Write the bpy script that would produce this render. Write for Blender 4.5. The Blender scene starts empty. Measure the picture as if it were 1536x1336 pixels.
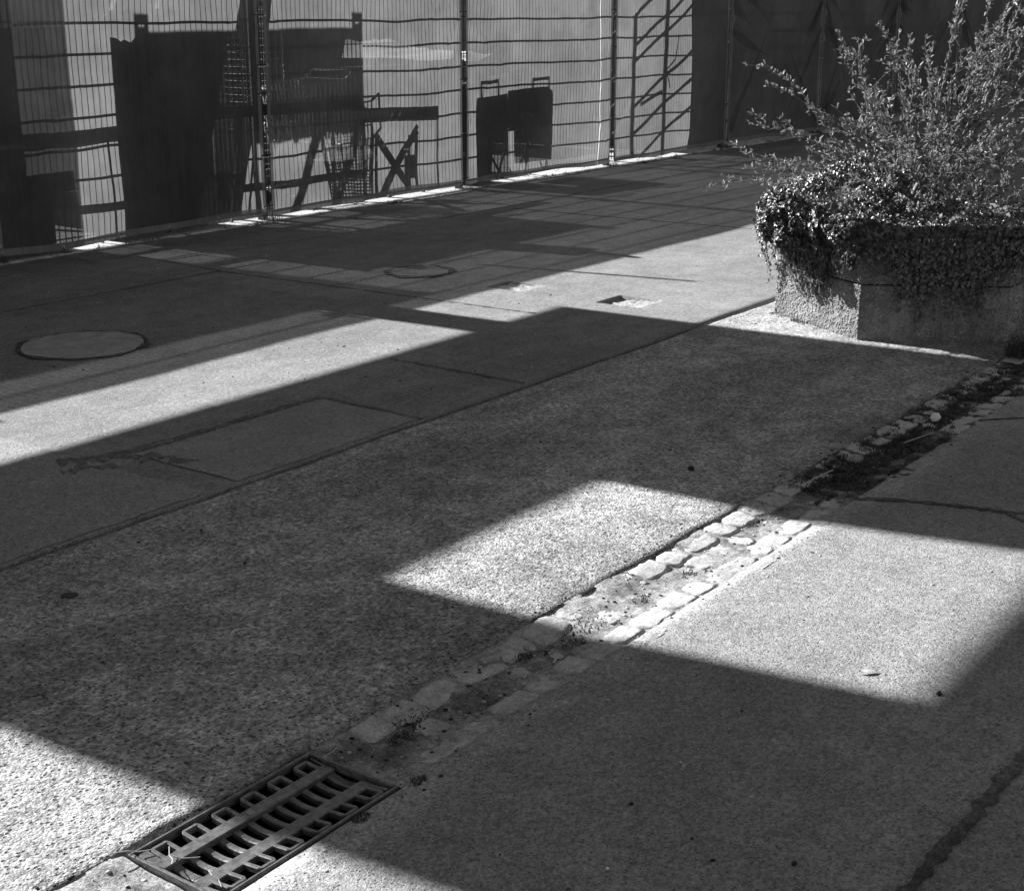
import bpy, math, random
import numpy as np
from mathutils import Vector, Matrix

random.seed(7)
rng = np.random.default_rng(11)
scene = bpy.context.scene
col = scene.collection

# ------------------------------------------------------------------ camera
# World axes: X runs along the fence and the gutter, Y points across the street
# to the fence (and, nearly, to the sun), Z up.  Eye height 1.6 m.
F_PX, CX, CY, EYE, HORIZON, VPX = 2222.0, 768.0, 668.0, 1.6, 5.0, 2450.0
PITCH = math.atan((CY - HORIZON) / F_PX)
HEAD = math.atan((VPX - CX) / math.hypot(F_PX, CY - HORIZON))
_c, _s = math.cos(HEAD), math.sin(HEAD)
FWD_H = Vector((_c, _s, 0)); RIGHT = Vector((_s, -_c, 0)); ZUP = Vector((0, 0, 1))
FWD = FWD_H * math.cos(PITCH) - ZUP * math.sin(PITCH)
UPV = FWD_H * math.sin(PITCH) + ZUP * math.cos(PITCH)
EYEP = Vector((0, 0, EYE))
cam_data = bpy.data.cameras.new('camera')
cam_data.sensor_fit = 'HORIZONTAL'
cam_data.sensor_width = 36.0
cam_data.lens = F_PX / 1536.0 * 36.0
cam_data.clip_start = 0.05
cam_data.clip_end = 5000.0
cam = bpy.data.objects.new('camera', cam_data)
col.objects.link(cam)
m = Matrix((RIGHT, UPV, -FWD)).transposed().to_4x4()
m.translation = EYEP
cam.matrix_world = m
scene.camera = cam

def on_y(x, y, Y):
    d = FWD * F_PX + RIGHT * (x - CX) + UPV * (CY - y)
    return EYEP + d * (Y / d.y)
def on_depth(x, y, depth):
    d = FWD * F_PX + RIGHT * (x - CX) + UPV * (CY - y)
    return EYEP + d * (depth / d.dot(FWD_H))

# ------------------------------------------------------------------ light
SUN_K, SUN_T = 0.05, 0.64          # the sun stands behind the fence: offset in x and rise in z per metre of y
sun_dir = Vector((-SUN_K, 1.0, SUN_T)).normalized()
SUN_EL = math.asin(sun_dir.z)
world = bpy.data.worlds.new('World')
scene.world = world
world.use_nodes = True
wn = world.node_tree
wn.nodes.clear()
w_sky = wn.nodes.new('ShaderNodeTexSky')
w_sky.sky_type = 'NISHITA'
w_sky.sun_disc = False
w_sky.sun_elevation = SUN_EL
w_sky.sun_rotation = math.atan2(-SUN_K, 1.0)
w_sky.air_density = 1.0
w_sky.dust_density = 0.6
w_bw = wn.nodes.new('ShaderNodeSeparateColor')   # black and white picture, taken as through a red filter
w_bg = wn.nodes.new('ShaderNodeBackground')
w_bg.inputs['Strength'].default_value = 0.062
w_out = wn.nodes.new('ShaderNodeOutputWorld')
wn.links.new(w_sky.outputs[0], w_bw.inputs[0])
wn.links.new(w_bw.outputs[0], w_bg.inputs['Color'])
wn.links.new(w_bg.outputs[0], w_out.inputs['Surface'])

sun_data = bpy.data.lights.new('sun', 'SUN')
sun_data.energy = 5.0
sun_data.angle = math.radians(0.53)
sun_data.color = (1, 1, 1)
sun = bpy.data.objects.new('sun', sun_data)
col.objects.link(sun)
sun.rotation_euler = sun_dir.to_track_quat('Z', 'Y').to_euler()
sun.location = sun_dir * 30

scene.view_settings.view_transform = 'Standard'
scene.view_settings.look = 'None'
scene.view_settings.exposure = 1.45
scene.view_settings.gamma = 1.0
scene.view_settings.use_curve_mapping = False
scene.render.engine = 'CYCLES'
scene.cycles.max_bounces = 6
scene.cycles.transparent_max_bounces = 16

# ------------------------------------------------------------------ node helper
class NT:
    def __init__(self, name):
        self.m = bpy.data.materials.new(name)
        self.m.use_nodes = True
        self.t = self.m.node_tree
        self.t.nodes.clear()
        self.out = self.t.nodes.new('ShaderNodeOutputMaterial')
    def n(self, kind, **kw):
        nd = self.t.nodes.new(kind)
        for k, v in kw.items():
            if hasattr(nd, k) and k not in nd.inputs:
                setattr(nd, k, v)
            else:
                self.set(nd.inputs[k], v)
        return nd
    def set(self, sock, v):
        if isinstance(v, bpy.types.NodeSocket):
            self.t.links.new(v, sock)
        elif sock.type == 'RGBA' and isinstance(v, (int, float)):
            sock.default_value = (v, v, v, 1)
        else:
            sock.default_value = v
    def math(self, op, a, b=None, c=None, clamp=False):
        nd = self.t.nodes.new('ShaderNodeMath')
        nd.operation = op
        nd.use_clamp = clamp
        for i, v in enumerate((a, b, c)):
            if v is not None:
                self.set(nd.inputs[i], v)
        return nd.outputs[0]
    def rng(self, v, a, b, c, d):
        nd = self.t.nodes.new('ShaderNodeMapRange')
        nd.interpolation_type = 'SMOOTHSTEP'
        for i, x in enumerate((v, a, b, c, d)):
            self.set(nd.inputs[i], x)
        return nd.outputs[0]
    def pos(self, scale=None):
        p = self.t.nodes.new('ShaderNodeNewGeometry').outputs['Position']
        if scale:
            mp = self.t.nodes.new('ShaderNodeMapping')
            mp.inputs['Scale'].default_value = scale
            self.t.links.new(p, mp.inputs['Vector'])
            return mp.outputs[0]
        return p
    def noise(self, scale, detail=3, rough=0.55, vec=None, dist=0.0):
        nd = self.n('ShaderNodeTexNoise', Scale=scale, Detail=float(detail), Roughness=rough, Distortion=dist)
        self.t.links.new(vec if vec is not None else self.pos(), nd.inputs['Vector'])
        return nd.outputs[0]
    def voro(self, scale, vec=None, rnd=1.0):
        nd = self.n('ShaderNodeTexVoronoi', Scale=scale, Randomness=rnd)
        self.t.links.new(vec if vec is not None else self.pos(), nd.inputs['Vector'])
        sp = self.n('ShaderNodeSeparateColor')
        self.t.links.new(nd.outputs['Color'], sp.inputs[0])
        return nd.outputs['Distance'], sp.outputs[0]
    def surface(self, color, rough=0.8, metal=0.0, bump=None, dist=0.005, strength=1.0, spec=0.3):
        b = self.n('ShaderNodeBsdfPrincipled', Roughness=rough, Metallic=metal)
        self.set(b.inputs['Base Color'], color)
        b.inputs['Specular IOR Level'].default_value = spec
        if bump is not None:
            bp = self.n('ShaderNodeBump', Strength=strength, Distance=dist)
            self.t.links.new(bump, bp.inputs['Height'])
            self.t.links.new(bp.outputs[0], b.inputs['Normal'])
        self.t.links.new(b.outputs[0], self.out.inputs['Surface'])
        return self.m

def asphalt(name, base, s=170.0, contrast=0.5, dist=0.0025, pits=0.5, mottle=0.2, coarse=0.4, dust=None):
    t = NT(name)
    d, r = t.voro(s)
    d2, r2 = t.voro(s * 0.5)
    d3, r3 = t.voro(s * 0.62)
    fine = t.noise(s * 1.8, 2)
    speck = t.math('MULTIPLY', t.rng(r3, 0.66, 0.80, 0.0, 1.0), t.rng(d3, 0.22, 0.48, 1.0, 0.0))
    big = t.noise(1.3, 6, 0.65, vec=t.pos((0.6, 1.3, 1.0)))
    mid = t.noise(7.0, 6, 0.7)
    small = t.noise(45.0, 4, 0.65)
    v = t.math('MULTIPLY_ADD', r, contrast, 1.0 - contrast * 0.5)
    v = t.math('MULTIPLY', v, t.math('MULTIPLY_ADD', r2, contrast * coarse, 1.0 - contrast * coarse * 0.5))
    v = t.math('MULTIPLY', v, t.math('SUBTRACT', 1.0, t.math('MULTIPLY', speck, pits)))
    v = t.math('MULTIPLY', v, t.rng(big, 0.3, 0.7, 1.0 - mottle, 1.0 + mottle))
    v = t.math('MULTIPLY', v, t.rng(mid, 0.3, 0.7, 1.0 - mottle * 0.9, 1.0 + mottle * 0.9))
    v = t.math('MULTIPLY', v, t.rng(small, 0.3, 0.7, 1.0 - mottle, 1.0 + mottle))
    c = t.math('MULTIPLY', v, base, clamp=True)
    if dust:
        y = t.n('ShaderNodeSeparateXYZ'); t.t.links.new(t.pos(), y.inputs[0])
        e = t.math('ADD', t.math('MULTIPLY_ADD', t.noise(5.0, 4, 0.6), 0.30, y.outputs[1]), t.math('MULTIPLY', t.noise(90.0, 3, 0.7), 0.16))
        k = t.rng(e, dust[0], dust[1], 0.0, dust[2])
        c = t.math('ADD', t.math('MULTIPLY', c, t.math('SUBTRACT', 1.0, k)), t.math('MULTIPLY', k, t.math('MULTIPLY', v, dust[3])))
    h = t.math('SUBTRACT', t.math('MULTIPLY', r, 0.6), t.math('MULTIPLY', d, 0.9))
    h = t.math('ADD', h, t.math('MULTIPLY', r2, coarse * 0.8))
    h = t.math('SUBTRACT', h, t.math('MULTIPLY', speck, 1.2 * pits / 0.5))
    h = t.math('ADD', h, t.math('MULTIPLY', fine, 0.5))
    return t.surface(c, 0.85, bump=h, dist=dist, spec=0.25)

def rocky(name, lo, hi, s, dist, rough=0.85, dirt=0.0, spec=0.3, metal=0.0, streak=0.0):
    t = NT(name)
    a = t.noise(s, 6, 0.62)
    b = t.noise(s * 6, 4, 0.6)
    c2 = t.noise(s * 0.2, 3, 0.6)
    g, gr = t.voro(210.0)
    v = t.math('ADD', t.math('MULTIPLY', a, 0.5), t.math('ADD', t.math('MULTIPLY', b, 0.35), t.math('MULTIPLY', gr, 0.15)))
    c = t.rng(v, 0.32, 0.68, lo, hi)
    c = t.math('MULTIPLY', c, t.rng(c2, 0.3, 0.7, 1.0 - dirt, 1.0 + dirt * 0.4), clamp=True)
    if streak:
        st = t.noise(7.0, 4, 0.6, vec=t.pos((1.0, 1.0, 0.12)))
        c = t.math('MULTIPLY', c, t.rng(st, 0.36, 0.58, 1.0 - streak, 1.0))
    return t.surface(c, rough, metal, bump=v, dist=dist, spec=spec)

def silt_mat(name):
    t = NT(name)
    a = t.noise(26.0, 7, 0.68)
    g = t.noise(160.0, 4, 0.7)
    moss = t.noise(4.2, 6, 0.62)
    y = t.n('ShaderNodeSeparateXYZ'); t.t.links.new(t.pos(), y.inputs[0])
    mid = t.rng(t.math('ABSOLUTE', t.math('SUBTRACT', y.outputs[1], 2.0)), 0.03, 0.11, 0.14, 0.0)
    m_ = t.rng(t.math('ADD', t.math('MULTIPLY_ADD', t.noise(60.0, 4, 0.7), 0.35, moss), mid), 0.62, 0.98, 1.0, 0.34)
    green = t.math('MULTIPLY', t.rng(y.outputs[0], 4.28, 4.6, 0.0, 1.0), t.rng(t.noise(8.0, 6, 0.7), 0.36, 0.56, 0.3, 1.0))
    m_ = t.math('MULTIPLY', m_, t.math('SUBTRACT', 1.0, t.math('MULTIPLY', green, 0.78)))
    c = t.math('MULTIPLY', t.rng(t.math('ADD', t.math('MULTIPLY', a, 0.5), t.math('MULTIPLY', g, 0.5)), 0.36, 0.66, 0.12, 0.52), m_)
    h = t.math('ADD', t.math('MULTIPLY', a, 1.0), t.math('MULTIPLY', g, 0.35))
    return t.surface(c, 0.9, bump=h, dist=0.006, spec=0.2)

def plain(name, c, rough=0.6, metal=0.0, var=0.2, s=20.0, dist=0.0008, spec=0.3):
    t = NT(name)
    a = t.noise(s, 5, 0.6)
    cc = t.rng(a, 0.25, 0.75, c * (1 - var), c * (1 + var))
    return t.surface(cc, rough, metal, bump=a, dist=dist, spec=spec)

def leafy(name, c, tr, var=0.35, rough=0.45, spec=0.45):
    t = NT(name)
    oi = t.noise(35.0, 2)
    cc = t.rng(oi, 0.3, 0.7, c * (1 - var), c * (1 + var))
    b = t.n('ShaderNodeBsdfPrincipled', Roughness=rough)
    t.set(b.inputs['Base Color'], cc)
    b.inputs['Specular IOR Level'].default_value = spec
    tl = t.n('ShaderNodeBsdfTranslucent')
    t.set(tl.inputs['Color'], t.math('MULTIPLY', cc, 1.0))
    mx = t.n('ShaderNodeMixShader', Fac=tr)
    t.t.links.new(b.outputs[0], mx.inputs[1]); t.t.links.new(tl.outputs[0], mx.inputs[2])
    t.t.links.new(mx.outputs[0], t.out.inputs['Surface'])
    return t.m

def scrim_mat(name, refl, trans, see):
    t = NT(name)
    a = t.noise(7.0, 4, 0.6)
    band = t.noise(60.0, 2, 0.5, vec=t.pos((1.0, 1.0, 0.02)))
    f = t.math('MULTIPLY', t.rng(t.noise(1.6, 5, 0.6), 0.3, 0.7, 0.84, 1.14), t.math('MULTIPLY', t.rng(a, 0.3, 0.7, 0.92, 1.08), t.rng(band, 0.3, 0.7, 0.92, 1.08)))
    df = t.n('ShaderNodeBsdfDiffuse'); t.set(df.inputs['Color'], t.math('MULTIPLY', f, refl))
    tl = t.n('ShaderNodeBsdfTranslucent'); t.set(tl.inputs['Color'], t.math('MULTIPLY', f, trans))
    ad = t.n('ShaderNodeAddShader')
    t.t.links.new(df.outputs[0], ad.inputs[0]); t.t.links.new(tl.outputs[0], ad.inputs[1])
    tp = t.n('ShaderNodeBsdfTransparent')
    mx = t.n('ShaderNodeMixShader', Fac=see)
    t.t.links.new(ad.outputs[0], mx.inputs[1]); t.t.links.new(tp.outputs[0], mx.inputs[2])
    t.t.links.new(mx.outputs[0], t.out.inputs['Surface'])
    return t.m

M = dict(
    coarse=asphalt('coarse_asphalt', 0.30, 150, 0.8, 0.0032, 0.75, 0.30, 0.6, dust=(2.50, 2.30, 0.45, 0.17)),
    fine=asphalt('fine_asphalt', 0.235, 210, 0.6, 0.0018, 0.5, 0.13, 0.5, dust=(1.95, 2.10, 0.65, 0.38)),
    lane=asphalt('lane_asphalt', 0.205, 190, 0.5, 0.0018, 0.4, 0.17, 0.5),
    patch=asphalt('patch_asphalt', 0.255, 190, 0.5, 0.0018, 0.4, 0.09, 0.5),
    pale_patch=asphalt('pale_patch_asphalt', 0.25, 170, 0.55, 0.002, 0.4, 0.09, 0.5),
    slab=asphalt('slab_concrete', 0.17, 190, 0.4, 0.0015, 0.4, 0.18, 0.4),
    yard=asphalt('yard_gravel', 0.42, 60, 0.5, 0.005, 0.4, 0.18, 0.6),
    rough_fill=rocky('rough_fill', 0.2, 0.6, 60, 0.014, dirt=0.3),
    damp=asphalt('old_tar', 0.125, 180, 0.6, 0.002, 0.4, 0.3, 0.5),
    tar=asphalt('tar', 0.085, 200, 0.6, 0.002, 0.4, 0.35, 0.5),
    joint=plain('joint_filler', 0.03, 0.9, var=0.5, s=80, dist=0.003),
    sett=rocky('sett_granite', 0.32, 0.60, 60, 0.007, dirt=0.25),
    silt=silt_mat('gutter_silt'),
    cover=rocky('cover_concrete', 0.27, 0.40, 60, 0.002, dirt=0.2),
    iron=plain('cast_iron', 0.15, 0.36, 0.45, 0.4, 60, 0.0006),
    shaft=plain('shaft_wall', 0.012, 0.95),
    concrete=rocky('planter_concrete', 0.16, 0.26, 40, 0.003, dirt=0.4),
    pebble=rocky('pebble', 0.13, 0.40, 55, 0.001, 0.7, dirt=0.3, streak=0.45),
    soil=rocky('soil', 0.015, 0.06, 30, 0.02),
    bark=rocky('bark', 0.07, 0.26, 50, 0.003),
    shrub_leaf=leafy('shrub_leaf', 0.19, 0.40, 0.6),
    ivy_leaf=leafy('ivy_leaf', 0.105, 0.08, 0.65, 0.38, 0.6),
    grass=leafy('grass_blade', 0.07, 0.3),
    straw=plain('straw', 0.36, 0.7),
    post=plain('post_paint', 0.07, 0.5, 0.2, s=30),
    wire=plain('wire_zinc', 0.07, 0.5, 0.3),
    scrim=scrim_mat('banner_mesh', 0.062, 0.074, 0.105),
    fold=scrim_mat('banner_fold_shade', 0.045, 0.035, 0.68),  # darker see-through cloth standing in for fold shading
    hem=scrim_mat('banner_hem', 0.15, 0.085, 0.01),
    seam=scrim_mat('banner_seam', 0.2, 0.27, 0.04),
    netting=scrim_mat('shade_netting', 0.04, 0.012, 0.13),
    eyelet=plain('eyelet_brass', 0.6, 0.3, 0.9),
    tie=plain('cable_tie', 0.015, 0.5),
    dark_board=plain('dark_board', 0.06, 0.7, s=8),
    steel=plain('dark_steel', 0.08, 0.45, 0.4),
    timber=rocky('weathered_timber', 0.10, 0.2, 25, 0.002),
    chrome=plain('galvanised_wire', 0.8, 0.32, 0.9),
    white=plain('white_sheet', 0.75, 0.6, var=0.08),
    render_wall=rocky('rendered_wall', 0.16, 0.2, 6, 0.003),
    glass=plain('window_glass', 0.03, 0.08, spec=0.6),
    board=plain('screen_board', 0.12, 0.7, s=5),
)

# ------------------------------------------------------------------ mesh helper
class MB:
    def __init__(self):
        self.v, self.f = [], []
    def add(self, vs, fs):
        o = len(self.v)
        self.v += [tuple(p) for p in vs]
        self.f += [tuple(i + o for i in f) for f in fs]
    def box(self, x0, x1, y0, y1, z0, z1):
        self.add([(x0, y0, z0), (x1, y0, z0), (x1, y1, z0), (x0, y1, z0), (x0, y0, z1), (x1, y0, z1), (x1, y1, z1), (x0, y1, z1)],
                 [(0, 3, 2, 1), (4, 5, 6, 7), (0, 1, 5, 4), (1, 2, 6, 5), (2, 3, 7, 6), (3, 0, 4, 7)])
    def bbox(self, x0, x1, y0, y1, z0, z1, b=0.004):
        # box with chamfered upper edges
        self.add([(x0, y0, z0), (x1, y0, z0), (x1, y1, z0), (x0, y1, z0),
                  (x0, y0, z1 - b), (x1, y0, z1 - b), (x1, y1, z1 - b), (x0, y1, z1 - b),
                  (x0 + b, y0 + b, z1), (x1 - b, y0 + b, z1), (x1 - b, y1 - b, z1), (x0 + b, y1 - b, z1)],
                 [(0, 3, 2, 1), (8, 9, 10, 11), (0, 1, 5, 4), (1, 2, 6, 5), (2, 3, 7, 6), (3, 0, 4, 7),
                  (4, 5, 9, 8), (5, 6, 10, 9), (6, 7, 11, 10), (7, 4, 8, 11)])
    def tube(self, pts, rad, n=6, cap=True):
        pts = [Vector(p) for p in pts]
        if isinstance(rad, (int, float)):
            rad = [rad] * len(pts)
        rings = []
        prev = None
        for i, p in enumerate(pts):
            d = (pts[min(i + 1, len(pts) - 1)] - pts[max(i - 1, 0)]).normalized()
            if prev is None:
                a = d.orthogonal().normalized()
            else:
                a = prev - d * prev.dot(d)
                a = a.normalized() if a.length > 1e-6 else d.orthogonal().normalized()
            prev = a
            b = d.cross(a)
            rings.append([p + (a * math.cos(2 * math.pi * k / n) + b * math.sin(2 * math.pi * k / n)) * rad[i] for k in range(n)])
        vs = [q for r in rings for q in r]
        fs = []
        for i in range(len(pts) - 1):
            for k in range(n):
                k2 = (k + 1) % n
                fs.append((i * n + k, i * n + k2, (i + 1) * n + k2, (i + 1) * n + k))
        if cap:
            fs.append(tuple(range(n - 1, -1, -1)))
            fs.append(tuple((len(pts) - 1) * n + k for k in range(n)))
        self.add(vs, fs)
    def bar(self, a, b, w, h):
        # rectangular bar from a to b: w sideways (in y when it runs in the xz plane), h across
        a, b = Vector(a), Vector(b)
        d = (b - a).normalized()
        s = Vector((0, 1, 0)) if abs(d.y) < 0.9 else Vector((1, 0, 0))
        s = (s - d * s.dot(d)).normalized()
        t = d.cross(s)
        vs = []
        for p in (a, b):
            for i, j in ((-1, -1), (1, -1), (1, 1), (-1, 1)):
                vs.append(p + s * (i * w / 2) + t * (j * h / 2))
        self.add(vs, [(0, 3, 2, 1), (4, 5, 6, 7), (0, 1, 5, 4), (1, 2, 6, 5), (2, 3, 7, 6), (3, 0, 4, 7)])
    def prism(self, poly, y0, y1):
        # polygon of (x, z) extruded along y
        n = len(poly)
        vs = [(x, y0, z) for x, z in poly] + [(x, y1, z) for x, z in poly]
        self.add(vs, [tuple(range(n)), tuple(range(2 * n - 1, n - 1, -1))] + [(i, i + n, (i + 1) % n + n, (i + 1) % n) for i in range(n)])
    def slab(self, poly, zf, t):
        # outline (x, y) laid on the ground as a sheet of thickness t
        n = len(poly)
        vs = [(x, y, zf(x, y) + t) for x, y in poly] + [(x, y, zf(x, y) - 0.002) for x, y in poly]
        cx = sum(p[0] for p in poly) / n; cy = sum(p[1] for p in poly) / n
        self.add(vs, [(i, i + n, (i + 1) % n + n, (i + 1) % n) for i in range(n)] + [tuple(range(n))])
    def build(self, name, mat, parent=None, smooth=False):
        me = bpy.data.meshes.new(name)
        me.from_pydata(self.v, [], self.f)
        me.materials.append(mat)
        if smooth:
            me.polygons.foreach_set('use_smooth', [True] * len(me.polygons))
        me.update()
        o = bpy.data.objects.new(name, me)
        col.objects.link(o)
        if parent is not None:
            o.parent = parent
        return o

def np_mesh(name, verts, faces, mat, parent=None, smooth=False):
    """verts (N,3) array, faces (M,k) array, all the same k"""
    me = bpy.data.meshes.new(name)
    faces = np.asarray(faces, dtype=np.int32)
    k = faces.shape[1]
    me.vertices.add(len(verts)); me.loops.add(faces.size); me.polygons.add(len(faces))
    me.vertices.foreach_set('co', np.asarray(verts, dtype=np.float32).ravel())
    me.loops.foreach_set('vertex_index', faces.ravel())
    me.polygons.foreach_set('loop_start', np.arange(0, faces.size, k, dtype=np.int32))
    me.polygons.foreach_set('loop_total', np.full(len(faces), k, dtype=np.int32))
    if smooth:
        me.polygons.foreach_set('use_smooth', np.ones(len(faces), dtype=bool))
    me.materials.append(mat)
    me.update(calc_edges=True)
    me.validate()
    o = bpy.data.objects.new(name, me)
    col.objects.link(o)
    if parent is not None:
        o.parent = parent
    return o

def tag(o, label=None, cat=None, group=None, kind=None):
    if label: o['label'] = label
    if cat: o['category'] = cat
    if group: o['group'] = group
    if kind: o['kind'] = kind
    return o
def empty(name, loc=(0, 0, 0), rz=0.0):
    o = bpy.data.objects.new(name, None)
    o.empty_display_size = 0.1
    o.location = loc; o.rotation_euler = (0, 0, rz)
    col.objects.link(o)
    return o
def place(o, world_parts_parent):
    o.parent = world_parts_parent
    return o

# smooth value noise on numpy arrays
_perm = rng.random((64, 64))
def vnoise(x, y):
    x = np.asarray(x, dtype=float); y = np.asarray(y, dtype=float)
    xi = np.floor(x).astype(int); yi = np.floor(y).astype(int)
    fx = x - xi; fy = y - yi
    fx = fx * fx * (3 - 2 * fx); fy = fy * fy * (3 - 2 * fy)
    a = _perm[xi % 64, yi % 64]; b = _perm[(xi + 1) % 64, yi % 64]
    c = _perm[xi % 64, (yi + 1) % 64]; d = _perm[(xi + 1) % 64, (yi + 1) % 64]
    return (a * (1 - fx) + b * fx) * (1 - fy) + (c * (1 - fx) + d * fx) * fy - 0.5
def fbm(x, y, o=4):
    r = 0; a = 1.0
    for i in range(o):
        r = r + a * vnoise(x * 2 ** i + 17 * i, y * 2 ** i + 5 * i); a *= 0.5
    return r

# ------------------------------------------------------------------ ground levels
def zg(x, y):
    """height of the paved surface"""
    x = np.asarray(x, dtype=float); y = np.asarray(y, dtype=float)
    z = 0.004 * fbm(x * 0.8, y * 0.8, 3)
    rise = np.where(y < 1.85, 0.05 * np.minimum(1.85 - y, 1.6) + 0.012 * np.maximum(0.25 - y, 0) * (y < 0.25), 0.0)
    rise = np.minimum(rise, 0.12)
    return z * (np.abs(y) < 30) + rise
def zgf(x, y): return float(zg(x, y))

def dense(a, b, lo, hi, step, cuts=()):
    xs = [a] + list(np.arange(lo, hi + step / 2, step)) + [b] + list(cuts)
    x = lo
    s = step
    while x > a:
        x -= s; s *= 1.5
        if x > a: xs.append(x)
    x = hi; s = step
    while x < b:
        x += s; s *= 1.5
        if x < b: xs.append(x)
    xs = np.unique(np.round(xs, 4))
    keep = [xs[0]]
    for v in xs[1:]:
        if v - keep[-1] > 0.012 or v in cuts:
            if v - keep[-1] <= 0.012 and keep[-1] not in cuts and len(keep) > 1:
                keep[-1] = v
            else:
                keep.append(v)
    return np.array(keep)

def strip(name, mat, y0, y1, ylo, yhi, step, holes=(), skirt=0.06, x0=-150, x1=200, xlo=0.8, xhi=14.0, edge_noise=0.0):
    xc = [c for h in holes for c in h[:2]]
    yc = [c for h in holes for c in h[2:4]]
    xs = dense(x0, x1, xlo, xhi, step, xc)
    ys = dense(y0, y1, max(ylo, y0), min(yhi, y1), step, yc)
    X, Y = np.meshgrid(xs, ys, indexing='ij')
    Yd = Y.copy()
    if edge_noise:
        e0, e1 = edge_noise if isinstance(edge_noise, tuple) else (edge_noise, edge_noise)
        n = fbm(xs * 7.0, xs * 0 + y0 * 3.1, 4) * e0
        n2 = fbm(xs * 7.0, xs * 0 + y1 * 3.1, 4) * e1
        Yd[:, 0] += n; Yd[:, -1] += n2
    Z = zg(X, Yd)
    V = np.stack([X, Yd, Z], -1).reshape(-1, 3)
    nx, ny = len(xs), len(ys)
    fs = []
    for i in range(nx - 1):
        for j in range(ny - 1):
            cx, cy = (xs[i] + xs[i + 1]) / 2, (ys[j] + ys[j + 1]) / 2
            if any(h[0] < cx < h[1] and h[2] < cy < h[3] for h in holes):
                continue
            fs.append((i * ny + j, (i + 1) * ny + j, (i + 1) * ny + j + 1, i * ny + j + 1))
    base = len(V)
    V2 = V.copy(); V2[:, 2] -= skirt
    for i in range(nx - 1):          # skirts along both long edges
        a, b = i * ny, (i + 1) * ny
        fs.append((a, a + base, b + base, b))
        a, b = i * ny + ny - 1, (i + 1) * ny + ny - 1
        fs.append((b, b + base, a + base, a))
    for h in holes:                  # walls of the openings
        i0 = int(np.argmin(abs(xs - h[0]))); i1 = int(np.argmin(abs(xs - h[1])))
        j0 = int(np.argmin(abs(ys - h[2]))); j1 = int(np.argmin(abs(ys - h[3])))
        for i in range(i0, i1):
            for j, fl in ((j0, 0), (j1, 1)):
                a, b = i * ny + j, (i + 1) * ny + j
                fs.append((b, b + base, a + base, a) if not fl else (a, a + base, b + base, b))
        for j in range(j0, j1):
            for i, fl in ((i0, 0), (i1, 1)):
                a, b = i * ny + j, i * ny + j + 1
                fs.append((a, a + base, b + base, b) if not fl else (b, b + base, a + base, a))
    o = np_mesh(name, np.vstack([V, V2]), fs, mat)
    tag(o, kind='structure')
    return o

# base sheet to the horizon, below everything
mb = MB(); mb.add([(-2500, -2500, -0.62), (2500, -2500, -0.62), (2500, 2500, -0.62), (-2500, 2500, -0.62)], [(0, 1, 2, 3)])
tag(mb.build('ground', M['yard']), kind='structure')

GU0, GU1, GV0, GV1 = 1.625, 2.140, 1.850, 2.110      # frame of the drain grate
G0, G1 = 1.845, 2.118                                # gutter edges
near = strip('near_pavement', M['fine'], -60, G0 - 0.004, 0.2, 1.84, 0.05, edge_noise=0.008)
coarse = strip('coarse_lane', M['coarse'], G1 + 0.004, 3.609, 2.12, 3.60, 0.035, edge_noise=(0.026, 0.014))
holes = [(6.885, 7.115, 4.955, 5.175), (6.875, 7.125, 4.14, 4.40)]
lane = strip('far_lane', M['lane'], 3.642, 7.735, 3.64, 7.73, 0.06, holes=holes, edge_noise=0.010)
yard = strip('yard_ground', M['yard'], 8.16, 120, 8.16, 12, 0.1)
# the joint between the lanes: a recessed filler
mb = MB(); mb.box(-150, 200, 3.59, 3.66, -0.06, -0.028)
place(mb.build('joint_filler', M['joint']), coarse)
mb = MB(); mb.box(-150, 200, 7.70, 8.17, -0.09, -0.03)
place(mb.build('edging_bed', M['joint']), lane)
# bottoms of the two sunken valve boxes
for k, h in enumerate(holes):
    nx = 22
    gx = np.linspace(h[0] - 0.01, h[1] + 0.01, nx); gy = np.linspace(h[2] - 0.01, h[3] + 0.01, nx)
    X, Y = np.meshgrid(gx, gy, indexing='ij')
    Z = (-0.022 if k else -0.013) + 0.014 * fbm(X * 30, Y * 30, 3) + (0.012 if k else 0) * (Y.max() - Y) / 0.25
    fs = [(i * nx + j, (i + 1) * nx + j, (i + 1) * nx + j + 1, i * nx + j + 1) for i in range(nx - 1) for j in range(nx - 1)]
    np_mesh('rough_filling', np.stack([X, Y, Z], -1).reshape(-1, 3), fs, M['rough_fill'], lane, True)

# paving slabs along the foot of the fence, one piece each
strip_root = tag(empty('edging_strip'), kind='structure')
for k in range(-8, 70):
    x0 = k * 0.5 + 0.12
    mb = MB()
    dz = random.uniform(-0.006, 0.004)
    mb.bbox(x0 + 0.006, x0 + 0.494, 7.748 + random.uniform(-.004, .004), 8.15, -0.05, dz, 0.006)
    mb.build('paving_slab', M['slab'], strip_root)

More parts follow.
